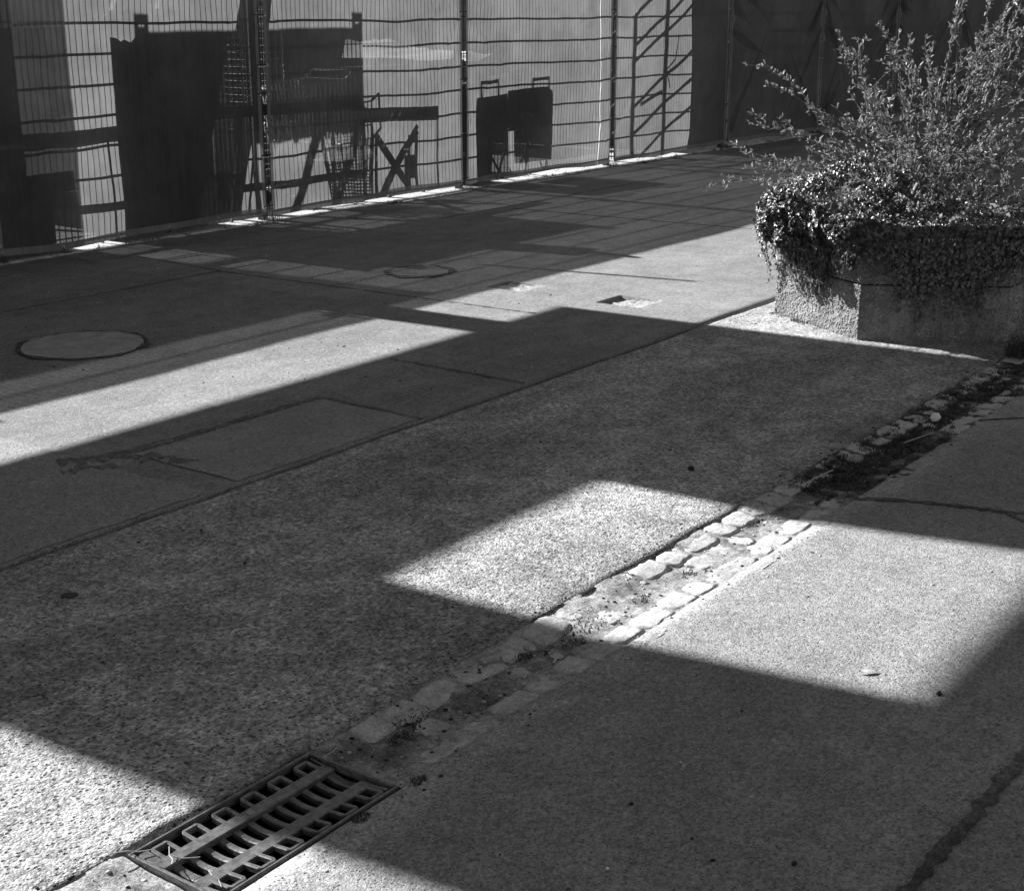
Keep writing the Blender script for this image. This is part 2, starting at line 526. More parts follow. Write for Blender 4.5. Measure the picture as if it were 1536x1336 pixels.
# ragged bands of tar, patches
def ragged(path, width, jit, step=0.02, seed=0):
    """outline of a band following a path of (x, y) with an uneven edge"""
    pts = []
    for (a, b) in zip(path[:-1], path[1:]):
        L = math.dist(a, b); n = max(2, int(L / step))
        pts += [(a[0] + (b[0] - a[0]) * i / n, a[1] + (b[1] - a[1]) * i / n) for i in range(n)]
    pts.append(path[-1])
    P = np.array(pts)
    T = np.gradient(P, axis=0); T /= np.linalg.norm(T, axis=1)[:, None]
    N = np.stack([-T[:, 1], T[:, 0]], 1)
    s = np.arange(len(P)) * step
    a = width / 2 + jit * fbm(s * 34 + seed * 9.1, s * 0 + seed, 4)
    b = width / 2 + jit * fbm(s * 34 + 50 + seed * 9.1, s * 0 + seed, 4)
    return P + N * np.maximum(a, 0.001)[:, None], P - N * np.maximum(b, 0.001)[:, None]
def band(name, mat, path, width, jit, parent, t=0.004, step=0.02, seed=0):
    A, B = ragged(path, width, jit, step, seed)
    n = len(A)
    V = []
    for p in list(A) + list(B):
        V.append((p[0], p[1], zgf(p[0], p[1]) + t))
    for p in list(A) + list(B):
        V.append((p[0], p[1], zgf(p[0], p[1]) - 0.003))
    fs = [(n + i, n + i + 1, i + 1, i) for i in range(n - 1)]
    fs += [(i, i + 1, 2 * n + i + 1, 2 * n + i) for i in range(n - 1)]
    fs += [(n + i + 1, n + i, 3 * n + i, 3 * n + i + 1) for i in range(n - 1)]
    return np_mesh(name, V, fs, mat, parent)
def patch(name, mat, x0, x1, y0, y1, parent, t=0.004, jit=0.012, seed=0):
    path = [(x0, (y0 + y1) / 2), (x1, (y0 + y1) / 2)]
    xs = np.arange(x0, x1 + 0.01, 0.03)
    lo = y0 + jit * fbm(xs * 9 + seed, xs * 0 + seed); hi = y1 + jit * fbm(xs * 9 + seed + 31, xs * 0 + seed)
    ny = max(2, int((y1 - y0) / 0.08))
    V = []
    for x, a, b in zip(xs, lo, hi):
        for j in range(ny + 1):
            y = a + (b - a) * j / ny
            xx = x + (jit * 0.7 * float(fbm(y * 9, seed + 3.3)) if x in (xs[0], xs[-1]) else 0)
            V.append((xx, y, zgf(xx, y) + t))
    n = ny + 1
    fs = [(i * n + j, (i + 1) * n + j, (i + 1) * n + j + 1, i * n + j + 1) for i in range(len(xs) - 1) for j in range(ny)]
    return np_mesh(name, V, fs, mat, parent)

patch('asphalt_patch', M['patch'], 3.42, 4.41, 3.66, 4.20, lane, seed=1)
patch('asphalt_patch', M['pale_patch'], 1.2, 3.27, 3.66, 4.86, lane, seed=2)
band('tar_seam', M['damp'], [(3.20, 4.33), (3.46, 4.245), (4.42, 4.21)], 0.035, 0.02, lane, 0.006, seed=3)
band('tar_seam', M['damp'], [(4.425, 4.21), (4.42, 3.65)], 0.022, 0.015, lane, 0.006, seed=4)
band('tar_seam', M['damp'], [(5.15, 4.43), (5.14, 3.66)], 0.018, 0.014, lane, 0.005, seed=5)
band('tar_stain', M['damp'], [(3.18, 4.34), (3.34, 4.26), (3.46, 4.10), (3.50, 3.95)], 0.06, 0.09, lane, 0.005, step=0.012, seed=6)
band('tar_stain', M['damp'], [(3.12, 4.24), (3.30, 4.17)], 0.06, 0.09, lane, 0.0045, step=0.012, seed=7)
band('tar_seam', M['damp'], [(-20, 6.84), (4.7, 6.84), (6.35, 6.85), (6.42, 7.72)], 0.014, 0.014, lane, 0.004, step=0.05, seed=8)
band('tar_seam', M['damp'], [(6.34, 6.84), (6.42, 4.50)], 0.012, 0.012, lane, 0.004, seed=9)
band('tar_seam', M['damp'], [(6.3, 7.45), (8.9, 7.2), (14.5, 7.25)], 0.010, 0.010, lane, 0.004, step=0.05, seed=10)
band('tar_seam', M['damp'], [(9.8, 7.1), (9.9, 5.0)], 0.010, 0.010, lane, 0.004, step=0.03, seed=12)
band('tar_seam', M['tar'], [(1.2, 0.80), (2.42, 0.795), (3.01, 0.785), (4.6, 0.78)], 0.029, 0.018, near, 0.005, step=0.008, seed=13)
band('tar_seam', M['tar'], [(4.50, 1.84), (4.56, 1.70), (4.585, 1.50), (4.60, 1.36), (4.52, 1.28)], 0.022, 0.02, near, 0.005, seed=15)
band('tar_seam', M['tar'], [(4.60, 1.36), (4.64, 1.22), (4.60, 0.9)], 0.018, 0.02, near, 0.0045, seed=16)
band('tar_seam', M['tar'], [(5.72, 1.84), (5.90, 1.62)], 0.012, 0.012, near, 0.005, seed=17)

# ------------------------------------------------------------------ gutter
gutter = tag(empty('gutter'), kind='structure')
def zbed(x, y):
    w = (y - (G0 + G1) / 2) / ((G1 - G0) / 2)
    d = -0.002 - 0.011 * np.clip(1 - w * w, 0, 1)
    lump = 0.0075 * fbm(x * 14, y * 14, 5) + 0.003 * fbm(x * 3, y * 3, 2)
    return d + lump
def gutter_bed(x0, x1, step):
    xs = np.arange(x0, x1 + step / 2, step); ys = np.linspace(G0 - 0.05, G1 + 0.012, 44)
    X, Y = np.meshgrid(xs, ys, indexing='ij')
    Z = zbed(X, Y)
    e = np.clip((Y - (G0 - 0.05)) / 0.05, 0, 1)
    Z = Z * e + (-0.004 + 0.012 * fbm(X * 14, Y * 14, 4) + zg(X, Y)) * (1 - e)
    ny = len(ys)
    ii, jj = np.meshgrid(np.arange(len(xs) - 1), np.arange(ny - 1), indexing='ij')
    a = (ii * ny + jj).ravel()
    fs = np.stack([a, a + ny, a + ny + 1, a + 1], 1)
    return np_mesh('gutter_silt', np.stack([X, Y, Z], -1).reshape(-1, 3), fs, M['silt'], gutter, True)
gutter_bed(GU1 + 0.0, 11.0, 0.009)
gutter_bed(0.2, GU0, 0.009)
mb = MB(); mb.box(11, 200, G0 - 0.05, G1 + 0.01, -0.06, -0.02); mb.box(-150, 0.2, G0 - 0.05, G1 + 0.01, -0.06, -0.02)
mb.build('gutter_floor', M['silt'], gutter)

def sett_mesh(seed):
    r = np.random.default_rng(seed)
    n = 20
    ang = np.arange(n) * 2 * math.pi / n + math.pi / 4
    pw = 5.0 + r.random() * 3
    rad = 1 / (abs(np.cos(ang - math.pi / 4 + math.pi / 4)) ** pw + abs(np.sin(ang)) ** pw) ** (1 / pw)
    jit = 1 + 0.16 * (r.random(n) - 0.5) + 0.06 * np.sin(ang * 2 + r.random() * 6)
    rad = rad * jit
    V = []
    for s, z in ((1.0, -0.06), (1.0, -0.005), (0.97, -0.0012), (0.7, 0.0), (0.35, 0.001)):
        for a, q in zip(ang, rad):
            V.append((math.cos(a) * q * s * 0.5, math.sin(a) * q * s * 0.5, z + (0.0035 * (r.random() - 0.5) if z > -0.01 else 0)))
    V.append((0, 0, 0.001))
    fs = []
    for l in range(4):
        for k in range(n):
            k2 = (k + 1) % n
            fs.append((l * n + k, l * n + k2, (l + 1) * n + k2, (l + 1) * n + k))
    me = bpy.data.meshes.new('sett')
    me.from_pydata(V, [], fs + [(4 * n + k, 4 * n + (k + 1) % n, 5 * n) for k in range(n)])
    me.polygons.foreach_set('use_smooth', [True] * len(me.polygons))
    me.materials.append(M['sett'])
    return me
setts = [sett_mesh(s) for s in range(12)]
def add_sett(x, y, w, d, z, rz, tilt):
    o = bpy.data.objects.new('sett', random.choice(setts))
    o.location = (x, y, z); o.scale = (w, d, 1.0)
    o.rotation_euler = (tilt + random.uniform(-.04, .04), random.uniform(-.03, .03), rz)
    col.objects.link(o); o.parent = gutter
for row, (yc, z0, keep) in enumerate(((G1 - 0.046, -0.002, 0.97), ((G0 + G1) / 2 + 0.004, -0.011, 0.6), (G0 + 0.042, -0.002, 0.95))):
    x = 0.6
    while x < 9.0:
        w = random.uniform(0.09, 0.165) if row != 1 else random.uniform(0.07, 0.12)
        xc = x + w / 2
        x += w + random.uniform(0.004, 0.014)
        if xc - w / 2 < GU1 + 0.10: continue
        if random.random() > keep: continue
        sink = random.uniform(-0.0050, 0.0015)
        if 4.5 < xc < 5.5 and row != 0: sink -= 0.02
        sink -= 0.0012
        add_sett(xc, yc + random.uniform(-.006, .006), w, random.uniform(0.078, 0.1), z0 + sink, random.uniform(-.09, .09), (0.09, 0, -0.09)[row])

# drain grate ---------------------------------------------------------------
grate = tag(empty('drain_grate', (GU0, GV0, 0)), 'dished cast iron drain grate set in the stone gutter', 'drain grate')
def gp(mbx, name, mat=M['iron'], smooth=False):
    o = mbx.build(name, mat, grate, smooth)
    o.matrix_parent_inverse = Matrix.Translation((-GU0, -GV0, 0))
    return o
yc = (GV0 + GV1) / 2; hw = (GV1 - GV0) / 2
mb = MB()
for x0, x1, y0, y1 in ((GU0, GU1, GV0, GV0 + 0.008), (GU0, GU1, GV1 - 0.008, GV1), (GU0, GU0 + 0.008, GV0 + 0.008, GV1 - 0.008), (GU1 - 0.008, GU1, GV0 + 0.008, GV1 - 0.008)):
    mb.bbox(x0, x1, y0, y1, -0.016, 0.003, 0.002)
gp(mb, 'frame')
RA, RB = yc + 0.060, yc - 0.052          # the two long ribs
def zd(y):  # dished upper face of the grate
    w = (y - yc) / hw
    m_ = (y - (RA + RB) / 2) / ((RA - RB) / 2)
    return 0.001 - 0.010 * (1 - min(1, w * w)) - 0.013 * max(0.0, 1 - m_ * m_)
def sweep(path, w, h=0.013):
    """bar along a path of (x, y) following the dish, w wide"""
    mbx = MB()
    n = len(path); P = np.array(path)
    T = np.gradient(P, axis=0); T /= np.linalg.norm(T, axis=1)[:, None]
    N = np.stack([-T[:, 1], T[:, 0]], 1)
    b = min(0.0022, w * 0.2)
    V = []
    for p, q in zip(P, N):
        z = zd(p[1])
        for off, dz in ((-w / 2, -h), (-w / 2, -b), (-w / 2 + b, 0), (w / 2 - b, 0), (w / 2, -b), (w / 2, -h)):
            V.append((p[0] + q[0] * off, p[1] + q[1] * off, z + dz))
    fs = []
    for i in range(n - 1):
        for k in range(6):
            k2 = (k + 1) % 6
            fs.append((i * 6 + k, (i + 1) * 6 + k, (i + 1) * 6 + k2, i * 6 + k2))
    fs += [tuple(range(6)), tuple((n - 1) * 6 + k for k in range(5, -1, -1))]
    mbx.add(V, fs)
    return mbx
X0, X1 = GU0 + 0.034, GU1 - 0.020
for y in (RA, RB):
    gp(sweep([(X0 - 0.016 + (X1 - X0 + 0.024) * i / 6, y) for i in range(7)], 0.034), 'long_rib')
NB = 12
xs = [X0 + 0.010 + (X1 - X0 - 0.02) * i / (NB - 1) for i in range(NB)]
for i, x in enumerate(xs):               # cross bars of the middle field
    gp(sweep([(x + 0.004 * math.sin(math.pi * t / 8), RB + (RA - RB) * t / 8) for t in range(9)], 0.0155 if i not in (0, NB - 1) else 0.021), 'cross_bar')
for side, ya, yb in ((1, RA, yc + hw - 0.019), (-1, RB, yc - hw + 0.019)):   # U-shaped loops of the outer fields
    for i in range(0, NB, 2):
        xa, xb = xs[i] + 0.001, xs[i + 1] - 0.001
        r = 0.006
        pts = [(xa, ya)] + [(xa, ya + (yb - ya) * t) for t in (.3, .6, .9)] + [(xa + r * .4, yb), (xb - r * .4, yb)] + [(xb, ya + (yb - ya) * t) for t in (.9, .6, .3)] + [(xb, ya)]
        gp(sweep(pts, 0.0105), 'loop_bar')
for x0, x1, y0, y1 in ((GU0 + 0.014, X0 + 0.004, RA - 0.012, GV1 - 0.016), (X1 - 0.004, GU1 - 0.014, GV0 + 0.016, RB + 0.014), (GU0 + 0.014, X0 - 0.008, GV0 + 0.02, RA - 0.016), (X1 + 0.002, GU1 - 0.014, RB + 0.018, GV1 - 0.02)):
    n = 6
    gp(sweep([((x0 + x1) / 2, y0 + (y1 - y0) * i / n) for i in range(n + 1)], x1 - x0), 'end_plate')
mb = MB()
a = [(RA + 0.010 * math.cos(t * math.pi / 5)) for t in range(10)]
mb.add([((X0 + X1) / 2 + 0.008 * math.sin(t * math.pi / 5), RA + 0.008 * math.cos(t * math.pi / 5), zd(RA) + 0.0015) for t in range(10)] + [((X0 + X1) / 2 + 0.010 * math.sin(t * math.pi / 5), RA + 0.010 * math.cos(t * math.pi / 5), zd(RA) - 0.001) for t in range(10)],
       [tuple(range(9, -1, -1))] + [(k, (k + 1) % 10, (k + 1) % 10 + 10, k + 10) for k in range(10)])
gp(mb, 'boss', M['cover'])
mb = MB()
x0, x1, y0, y1 = GU0 + 0.002, GU1 - 0.002, GV0 + 0.002, GV1 - 0.002
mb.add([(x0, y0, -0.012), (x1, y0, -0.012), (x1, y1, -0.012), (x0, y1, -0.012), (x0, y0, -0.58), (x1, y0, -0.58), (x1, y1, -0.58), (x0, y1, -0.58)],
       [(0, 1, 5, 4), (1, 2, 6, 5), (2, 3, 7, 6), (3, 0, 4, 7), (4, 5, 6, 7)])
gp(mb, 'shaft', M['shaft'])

# ------------------------------------------------------------------ covers in the far lane
def ring_sheet(cx, cy, r0, r1, t, jit, seed, n=90):
    V = []; fs = []
    for k in range(n):
        a = 2 * math.pi * k / n
        for r, o in ((r0, 0), (r1, 20)):
            rr = r + jit * float(fbm(math.cos(a) * 4 + seed + o, math.sin(a) * 4 + seed + o, 4))
            x, y = cx + math.cos(a) * rr, cy + math.sin(a) * rr
            V.append((x, y, zgf(x, y) + t))
    for k in range(n):
        k2 = (k + 1) % n
        fs.append((2 * k, 2 * k + 1, 2 * k2 + 1, 2 * k2))
    return V, fs
def disc(cx, cy, r, t, jit, seed, n=72):
    mbx = MB(); V = []
    for q, z in ((1.0, -0.004), (1.0, t - 0.003), (0.985, t), (0.5, t)):
        for k in range(n):
            a = 2 * math.pi * k / n
            rr = (r + jit * float(fbm(math.cos(a) * 4 + seed, math.sin(a) * 4 + seed, 3))) * q
            x, y = cx + math.cos(a) * rr, cy + math.sin(a) * rr
            V.append((x, y, zgf(x, y) + z))
    fs = [(l * n + k, l * n + (k + 1) % n, (l + 1) * n + (k + 1) % n, (l + 1) * n + k) for l in range(3) for k in range(n)]
    fs.append(tuple(3 * n + k for k in range(n)))
    mbx.add(V, fs)
    return mbx
mh = tag(empty('manhole_cover', (4.49, 5.845, 0)), 'round concrete-filled manhole cover ringed by a broken dark joint', 'manhole cover')
def sub(o, root):
    o.parent = root
    o.matrix_parent_inverse = Matrix.Translation(-root.location) if root.rotation_euler.z == 0 else root.matrix_world.inverted()
    return o
V, fs = ring_sheet(4.49, 5.845, 0.285, 0.322, 0.005, 0.045, 3.0)
sub(np_mesh('ring_joint', V, fs, M['tar']), mh)
sub(disc(4.49, 5.845, 0.290, 0.008, 0.02, 8.0).build('cover_plate', M['cover']), mh)
mh2 = tag(empty('manhole_cover', (7.05, 5.82, 0)), 'faint rough ring of an asphalted-over manhole in the shaded lane', 'manhole cover')
V, fs = ring_sheet(7.05, 5.82, 0.17, 0.225, 0.005, 0.05, 5.0)
sub(np_mesh('ring_joint', V, fs, M['tar']), mh2)
sub(disc(7.05, 5.82, 0.178, 0.006, 0.03, 2.0).build('cover_plate', M['lane']), mh2)

# ------------------------------------------------------------------ fence
FY = 8.245                 # plane of the wires
PITCHX = 2.46; P0X = 8.15
Z_TOP = 2.03
tie_h = [0.10, 0.50, 0.94, 1.16, 1.52, 1.88]
plabels = {
    -1: ('wire mesh fence panel casting its grid behind the banner with the leaning dark board', 'dark see-through banner on the fence with the big dark board behind it'),
    0: ('wire mesh fence panel in front of the shopping cart and crossed trestle', 'see-through grey banner on the fence with shopping cart and trestle behind it'),
    1: ('wire mesh fence panel in front of the two-handled tool cart', 'see-through grey banner with a pale vertical seam in front of the two-handled tool cart'),
    2: ('wire mesh fence panel in front of the slanted stair rails', 'half shaded grey banner showing slanted stair rails behind'),
}
def panel_wires(x0, parent):
    mb = MB()
    n = 49
    for k in range(n):
        x = x0 + 0.035 + (PITCHX - 0.07) * k / (n - 1)
        r = 0.0029
        mb.box(x - r, x + r, FY - r, FY + r, 0.055, Z_TOP)
    tag(mb.build('wire_mesh', M['wire'], parent), kind='stuff')
    for k in range(11):
        z = 0.085 + 0.2 * k
        if z > Z_TOP: break
        mb = MB()
        for dy in (-0.006, 0.006):
            mb.box(x0 + 0.03, x0 + PITCHX - 0.03, FY + dy - 0.0030, FY + dy + 0.0030, z - 0.0036, z + 0.0036)
        mb.build('horizontal_rod', M['wire'], parent)
for i in range(-3, 9):
    x0 = P0X + PITCHX * i
    shaded = i >= 3
    root = empty('mesh_fence')
    lab = plabels.get(i, ('wire mesh fence panel behind a shaded creased banner' if shaded else 'wire mesh fence panel beside the tall board screen', ''))[0]
    tag(root, lab, 'fence', 'panels of the wire mesh fence')
    panel_wires(x0, root)
    mb = MB(); mb.box(x0 - 0.029, x0 + 0.029, FY + 0.016, FY + 0.066, -0.05, Z_TOP + 0.05)
    mb.build('post', M['post'], root)
    mb = MB(); mb.bbox(x0 - 0.032, x0 + 0.032, FY + 0.012, FY + 0.070, Z_TOP + 0.05, Z_TOP + 0.065, 0.005)
    mb.build('post_cap', M['post'], root)
    for z in (0.3, 0.95, 1.6):
        mb = MB(); mb.box(x0 - 0.035, x0 + 0.035, FY - 0.016, FY + 0.014, z - 0.02, z + 0.02)
        mb.build('clamp', M['post'], root)

# banners: mesh cloth hung on the street side of each panel
def make_banner(i):
    x0 = P0X + PITCHX * i + 0.030; x1 = P0X + PITCHX * (i + 1) - 0.030
    zb, zt = 0.042, 2.0
    r = np.random.default_rng(100 + i)
    ph = r.random(8) * 6.28
    shaded = i >= 3
    amp = 1.0 + (3.0 if shaded else 0.0)
    folds = []
    for side in (0, 1):
        for zt_ in (0.12, 0.45, 1.2, 1.5, 1.75, 1.95):
            if r.random() < 0.75:
                folds.append((side, zt_ + r.uniform(-.1, .1), r.uniform(0.5, 1.4), r.uniform(0.004, 0.014), r.uniform(0.035, 0.07), -1 if zt_ > 1 else 1))
    def disp(x, z):
        a = (x - x0) / (x1 - x0)
        edge = np.clip(np.minimum(a, 1 - a) / 0.12, 0, 1) * np.clip((z - zb) / 0.15, 0, 1)
        d = 0.010 * np.sin(2.1 * z + 4.0 * a + ph[0]) + 0.007 * np.sin(9 * a + 1.3 * z + ph[1]) + 0.004 * np.sin(17 * a + ph[2] + 3 * z)
        d = d * min(amp, 1.4) + 0.012 * fbm(x * 3 + i * 7, z * 3, 3)
        d = d * edge
        for side, zz, sl, h, w, sg in folds:
            dx = (x - x0) if side == 0 else (x1 - x)
            line = z - (zz + sg * sl * dx)
            d = d - amp * h * np.exp(-(line / w) ** 2) * np.exp(-dx / 0.6) * np.clip(dx / 0.05, 0, 1)
        d = d + 0.02 * np.exp(-((z - zb) / 0.15) ** 2) * np.sin(6 * a + ph[4]) * 0.5
        return np.clip(d, -0.12, 0.010)
    def zbot(x):
        a = (x - x0) / (x1 - x0)
        return zb + 0.012 * np.sin(5.3 * a + ph[5]) + 0.006 * np.sin(14 * a + ph[6])
    Yc = FY - 0.026
    def sheet(xs, zs, off):
        X, Zf = np.meshgrid(xs, zs, indexing='ij')
        Z = np.where(Zf < 0.4, Zf + (zbot(X) - zb) * (0.4 - Zf) / 0.33, Zf)
        Y = Yc + disp(X, Z) + off
        ny = len(zs)
        ii, jj = np.meshgrid(np.arange(len(xs) - 1), np.arange(ny - 1), indexing='ij')
        a = (ii * ny + jj).ravel()
        return np.stack([X, Y, Z], -1).reshape(-1, 3), np.stack([a, a + ny, a + ny + 1, a + 1], 1)
    root = empty('fence_banner')
    lab = plabels.get(i, ('', 'dark creased mesh banner on the shaded stretch of fence' if shaded else 'mesh banner on the fence beside the tall board screen'))[1]
    tag(root, lab, 'banner', 'mesh banners hung on the fence')
    for xa_, xb2 in (((x0, 12.803), (12.815, x1)) if i == 1 else ((x0, x1),)):
        V, f = sheet(np.linspace(xa_, xb2, 110 if xb2 - xa_ > 1 else 14), np.linspace(zb, zt, 90), 0)
        np_mesh('cloth', V, f, M['scrim'], root, True)
    hw_ = 0.034
    for xs, zs in ((np.linspace(x0, x1, 110), np.linspace(zb, zb + 0.045, 4)),
                   (np.linspace(x0, x0 + hw_, 4), np.linspace(zb + 0.047, zt, 90)),
                   (np.linspace(x1 - hw_, x1, 4), np.linspace(zb + 0.047, zt, 90))):
        V, f = sheet(xs, zs, -0.0025)
        np_mesh('hem', V, f, M['hem'], root, True)
    if i == 1:
        V, f = sheet(np.linspace(12.801, 12.817, 3), np.linspace(zb + 0.05, zt, 90), -0.003)
        np_mesh('vertical_seam', V, f, M['seam'], root, True)
    for side in (0, 1):  # added strips along the creases, fold shading put into their darker cloth
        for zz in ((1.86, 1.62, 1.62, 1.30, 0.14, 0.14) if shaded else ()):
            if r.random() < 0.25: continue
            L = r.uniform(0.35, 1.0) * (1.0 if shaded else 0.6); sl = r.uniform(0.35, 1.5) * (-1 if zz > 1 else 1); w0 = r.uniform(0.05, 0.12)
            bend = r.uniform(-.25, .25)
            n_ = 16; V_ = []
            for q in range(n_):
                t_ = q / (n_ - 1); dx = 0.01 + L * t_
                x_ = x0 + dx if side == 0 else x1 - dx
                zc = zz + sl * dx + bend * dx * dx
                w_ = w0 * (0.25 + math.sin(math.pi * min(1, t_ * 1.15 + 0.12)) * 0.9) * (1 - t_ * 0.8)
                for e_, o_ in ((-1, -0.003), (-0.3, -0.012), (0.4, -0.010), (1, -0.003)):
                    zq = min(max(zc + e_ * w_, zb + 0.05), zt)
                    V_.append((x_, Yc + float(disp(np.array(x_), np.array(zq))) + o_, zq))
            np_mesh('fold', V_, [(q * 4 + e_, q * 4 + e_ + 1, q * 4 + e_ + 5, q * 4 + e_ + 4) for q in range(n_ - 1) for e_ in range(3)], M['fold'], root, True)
    # eyelets and ties
    def ring(x, y, z, parent):
        mbx = MB()
        mbx.tube([(x + 0.008 * math.cos(a * math.pi / 4), y, z + 0.008 * math.sin(a * math.pi / 4)) for a in range(9)], 0.0028, 5, False)
        mbx.build('eyelet', M['eyelet'], root)
    xs = np.linspace(x0 + 0.02, x1 - 0.02, 6)
    for x in xs:
        z = float(zbot(x)) + 0.02
        y = Yc + float(disp(np.array(x), np.array(z))) - 0.006
        ring(x, y, z, root)
        mbx = MB(); mbx.tube([(x, y - 0.004, z), (x + 0.004, y - 0.004, z - 0.03), (x, y + 0.03, z - 0.045)], 0.0025, 4)
        mbx.build('cable_tie', M['tie'], root)
    for z in tie_h:
        z = z + r.uniform(-.02, .02)
        for x in (x0 + 0.012, x1 - 0.012):
            ring(x, Yc - 0.008, z, root)
        if r.random() < 0.8:     # tie across the post on the left
            mbx = MB(); mbx.tube([(x0 + 0.016, Yc - 0.010, z), (x0 - 0.038, Yc - 0.017, z + 0.004), (x0 - 0.09, Yc - 0.010, z)], 0.0042, 5)
            mbx.build('cable_tie', M['tie'], root)
    return root
for i in range(-3, 9):
    make_banner(i)

# ------------------------------------------------------------------ stand-in board screen, unseen, shaped to shade the street
SY = 9.2
def su(u, v): return u - SUN_K * (SY - v)
def sh(v, z=0.0): return z + (SY - v) * SUN_T
scr = tag(empty('shade_screen', (0, SY, 0)), 'unseen stand-in screen of dark boards, its two openings shaping the street shade', 'shade screen')
def sp(mbx, name, mat):
    o = mbx.build(name, mat, scr)
    o.matrix_parent_inverse = Matrix.Translation((0, -SY, 0))
    return o
BOT, TOP = sh(4.47), 9.6
wA0, wA1 = su(0.62, 2.1), su(1.80, 2.76)
wB0, wB1 = su(3.03, 2.61), su(4.17, 2.61)
END = su(6.67, 4.5)
cols = [(-6.0, -3.0), (-3.0, -0.9), (-0.9, wA0), (wA0, wA1), (wA1, wB0), (wB0, wB1), (wB1, 5.1), (5.1, END)]
for k, (a, b) in enumerate(cols):
    y0 = SY + (0.004 if k % 2 else 0.0)
    spans = [(BOT, 6.0), (6.0, TOP)]
    if (a, b) == (wA0, wA1): spans = [(BOT, sh(2.78)), (sh(1.05, 0.04), TOP)]
    if (a, b) == (wB0, wB1): spans = [(BOT, sh(2.62)), (sh(1.06, 0.04), TOP)]
    for z0, z1 in spans:
        mb = MB(); mb.box(a, b, y0, y0 + 0.035, z0, z1)
        sp(mb, 'board', M['board'])
for a, b in ((-4.0, -0.8), (-0.8, 2.4), (2.4, 5.66)):  # lower boards added to darken the lane around the manhole
    mb = MB(); mb.box(a + 0.003, b - 0.003, SY + 0.002, SY + 0.037, -0.02, sh(5.52)); sp(mb, 'board', M['board'])
pu = su(5.98, 4.9)
for x in (-5.8, -2.9, -0.6, pu):
    w = 0.15 if x == pu else 0.08
    mb = MB(); mb.box(x - w, x + w, SY + 0.045, SY + 0.20, -0.05, TOP if x != pu else TOP)
    sp(mb, 'post', M['steel'])
    mb = MB(); mb.bar((x, SY + 0.21, 5.0), (x, SY + 3.4, -0.02), 0.1, 0.1)
    sp(mb, 'raking_strut', M['steel'])
mb = MB(); mb.box(-6.0, END - 0.02, SY + 0.205, SY + 0.30, BOT + 0.32, BOT + 0.46)
sp(mb, 'rail', M['steel'])
# a second raised screen, added to shade the lane behind the planter
scr2 = tag(empty('shade_screen', (15, SY, 0)), 'added raised shade screen without openings behind the shaded stretch of fence', 'shade screen')
for k in range(4):
    a, b = 10.75 + k * 2.4, 10.75 + (k + 1) * 2.4
    mb = MB(); mb.box(a + 0.002, b - 0.002, SY, SY + 0.035, sh(5.3), 6.2)
    o = mb.build('board', M['board'], scr2); o.matrix_parent_inverse = Matrix.Translation((-15, -SY, 0))
for x in (15.0, 19.9):
    mb = MB(); mb.box(x - 0.1, x + 0.1, SY + 0.045, SY + 0.20, -0.05, 6.2)
    o = mb.build('post', M['steel'], scr2); o.matrix_parent_inverse = Matrix.Translation((-15, -SY, 0))
mb = MB(); mb.box(10.8, 20.3, SY + 0.205, SY + 0.30, 5.4, 5.6)
o = mb.build('rail', M['steel'], scr2); o.matrix_parent_inverse = Matrix.Translation((-15, -SY, 0))
# dark netting out of view, added to half shade the banner's left end
net = tag(empty('shade_netting', (6.2, SY, 0)), 'added strip of dark netting half shading the banner beside the screen post', 'netting')
xs = np.linspace(5.86, 6.33, 14); zs = np.linspace(0.05, 2.70, 40)
X, Z = np.meshgrid(xs, zs, indexing='ij')
Y = SY + 0.32 + 0.03 * np.sin(X * 14 + Z * 0.7)
ny = len(zs)
f = [(i * ny + j, (i + 1) * ny + j, (i + 1) * ny + j + 1, i * ny + j + 1) for i in range(len(xs) - 1) for j in range(ny - 1)]
mb = MB(); mb.box(5.5, 6.36, SY + 0.335, SY + 0.36, 2.66, 2.70); sub(mb.build('hanger_rail', M['steel']), net)
sub(np_mesh('net', np.stack([X, Y, Z], -1).reshape(-1, 3), f, M['netting'], None, True), net)

# ------------------------------------------------------------------ things in the yard behind the fence
def thing(name, label, cat, loc):
    return tag(empty(name, loc), label, cat)
def part(root, mbx, name, mat, smooth=False):
    return sub(mbx.build(name, mat, None, smooth), root)

# leaning dark board
t = thing('leaning_board', 'big dark board with a ragged top leaning behind the fence banner', 'board', (7.2, 8.5, 0))
poly = [(6.74, 0.0), (7.62, 0.0), (7.84, 1.55), (7.6, 1.545), (7.4, 1.56), (7.2, 1.55), (7.02, 1.555), (6.95, 1.535), (6.91, 1.50), (6.86, 1.52), (6.83, 1.505), (6.79, 1.53), (6.74, 1.535)]
mb = MB(); mb.prism(poly, 8.47, 8.51); part(t, mb, 'panel', M['dark_board'])
for x in (6.95, 7.45):
    mb = MB(); mb.bar((x, 8.53, 1.2), (x + 0.05, 8.98, 0.0), 0.05, 0.04); part(t, mb, 'prop', M['timber'])
# tall board beside the post
t = thing('upright_board', 'tall narrow dark board standing upright behind the fence post', 'board', (8.05, 8.6, 0))
mb = MB(); mb.prism([(7.50, 0.0), (7.74, 0.0), (8.10, 1.2), (8.30, 2.02), (7.98, 2.06), (7.78, 1.2)], 8.56, 8.60); part(t, mb, 'panel', M['dark_board'])
mb = MB(); mb.bar((8.0, 8.62, 1.5), (8.0, 9.3, 0.0), 0.05, 0.05); part(t, mb, 'prop', M['timber'])
mb = MB(); mb.bar((7.36, FY + 0.022, 1.66), (7.575, FY + 0.022, 2.55), 0.02, 0.035)
o = mb.build('batten', M['timber']); tag(o, 'thin wooden batten stuck upright through the top of the fence', 'batten')

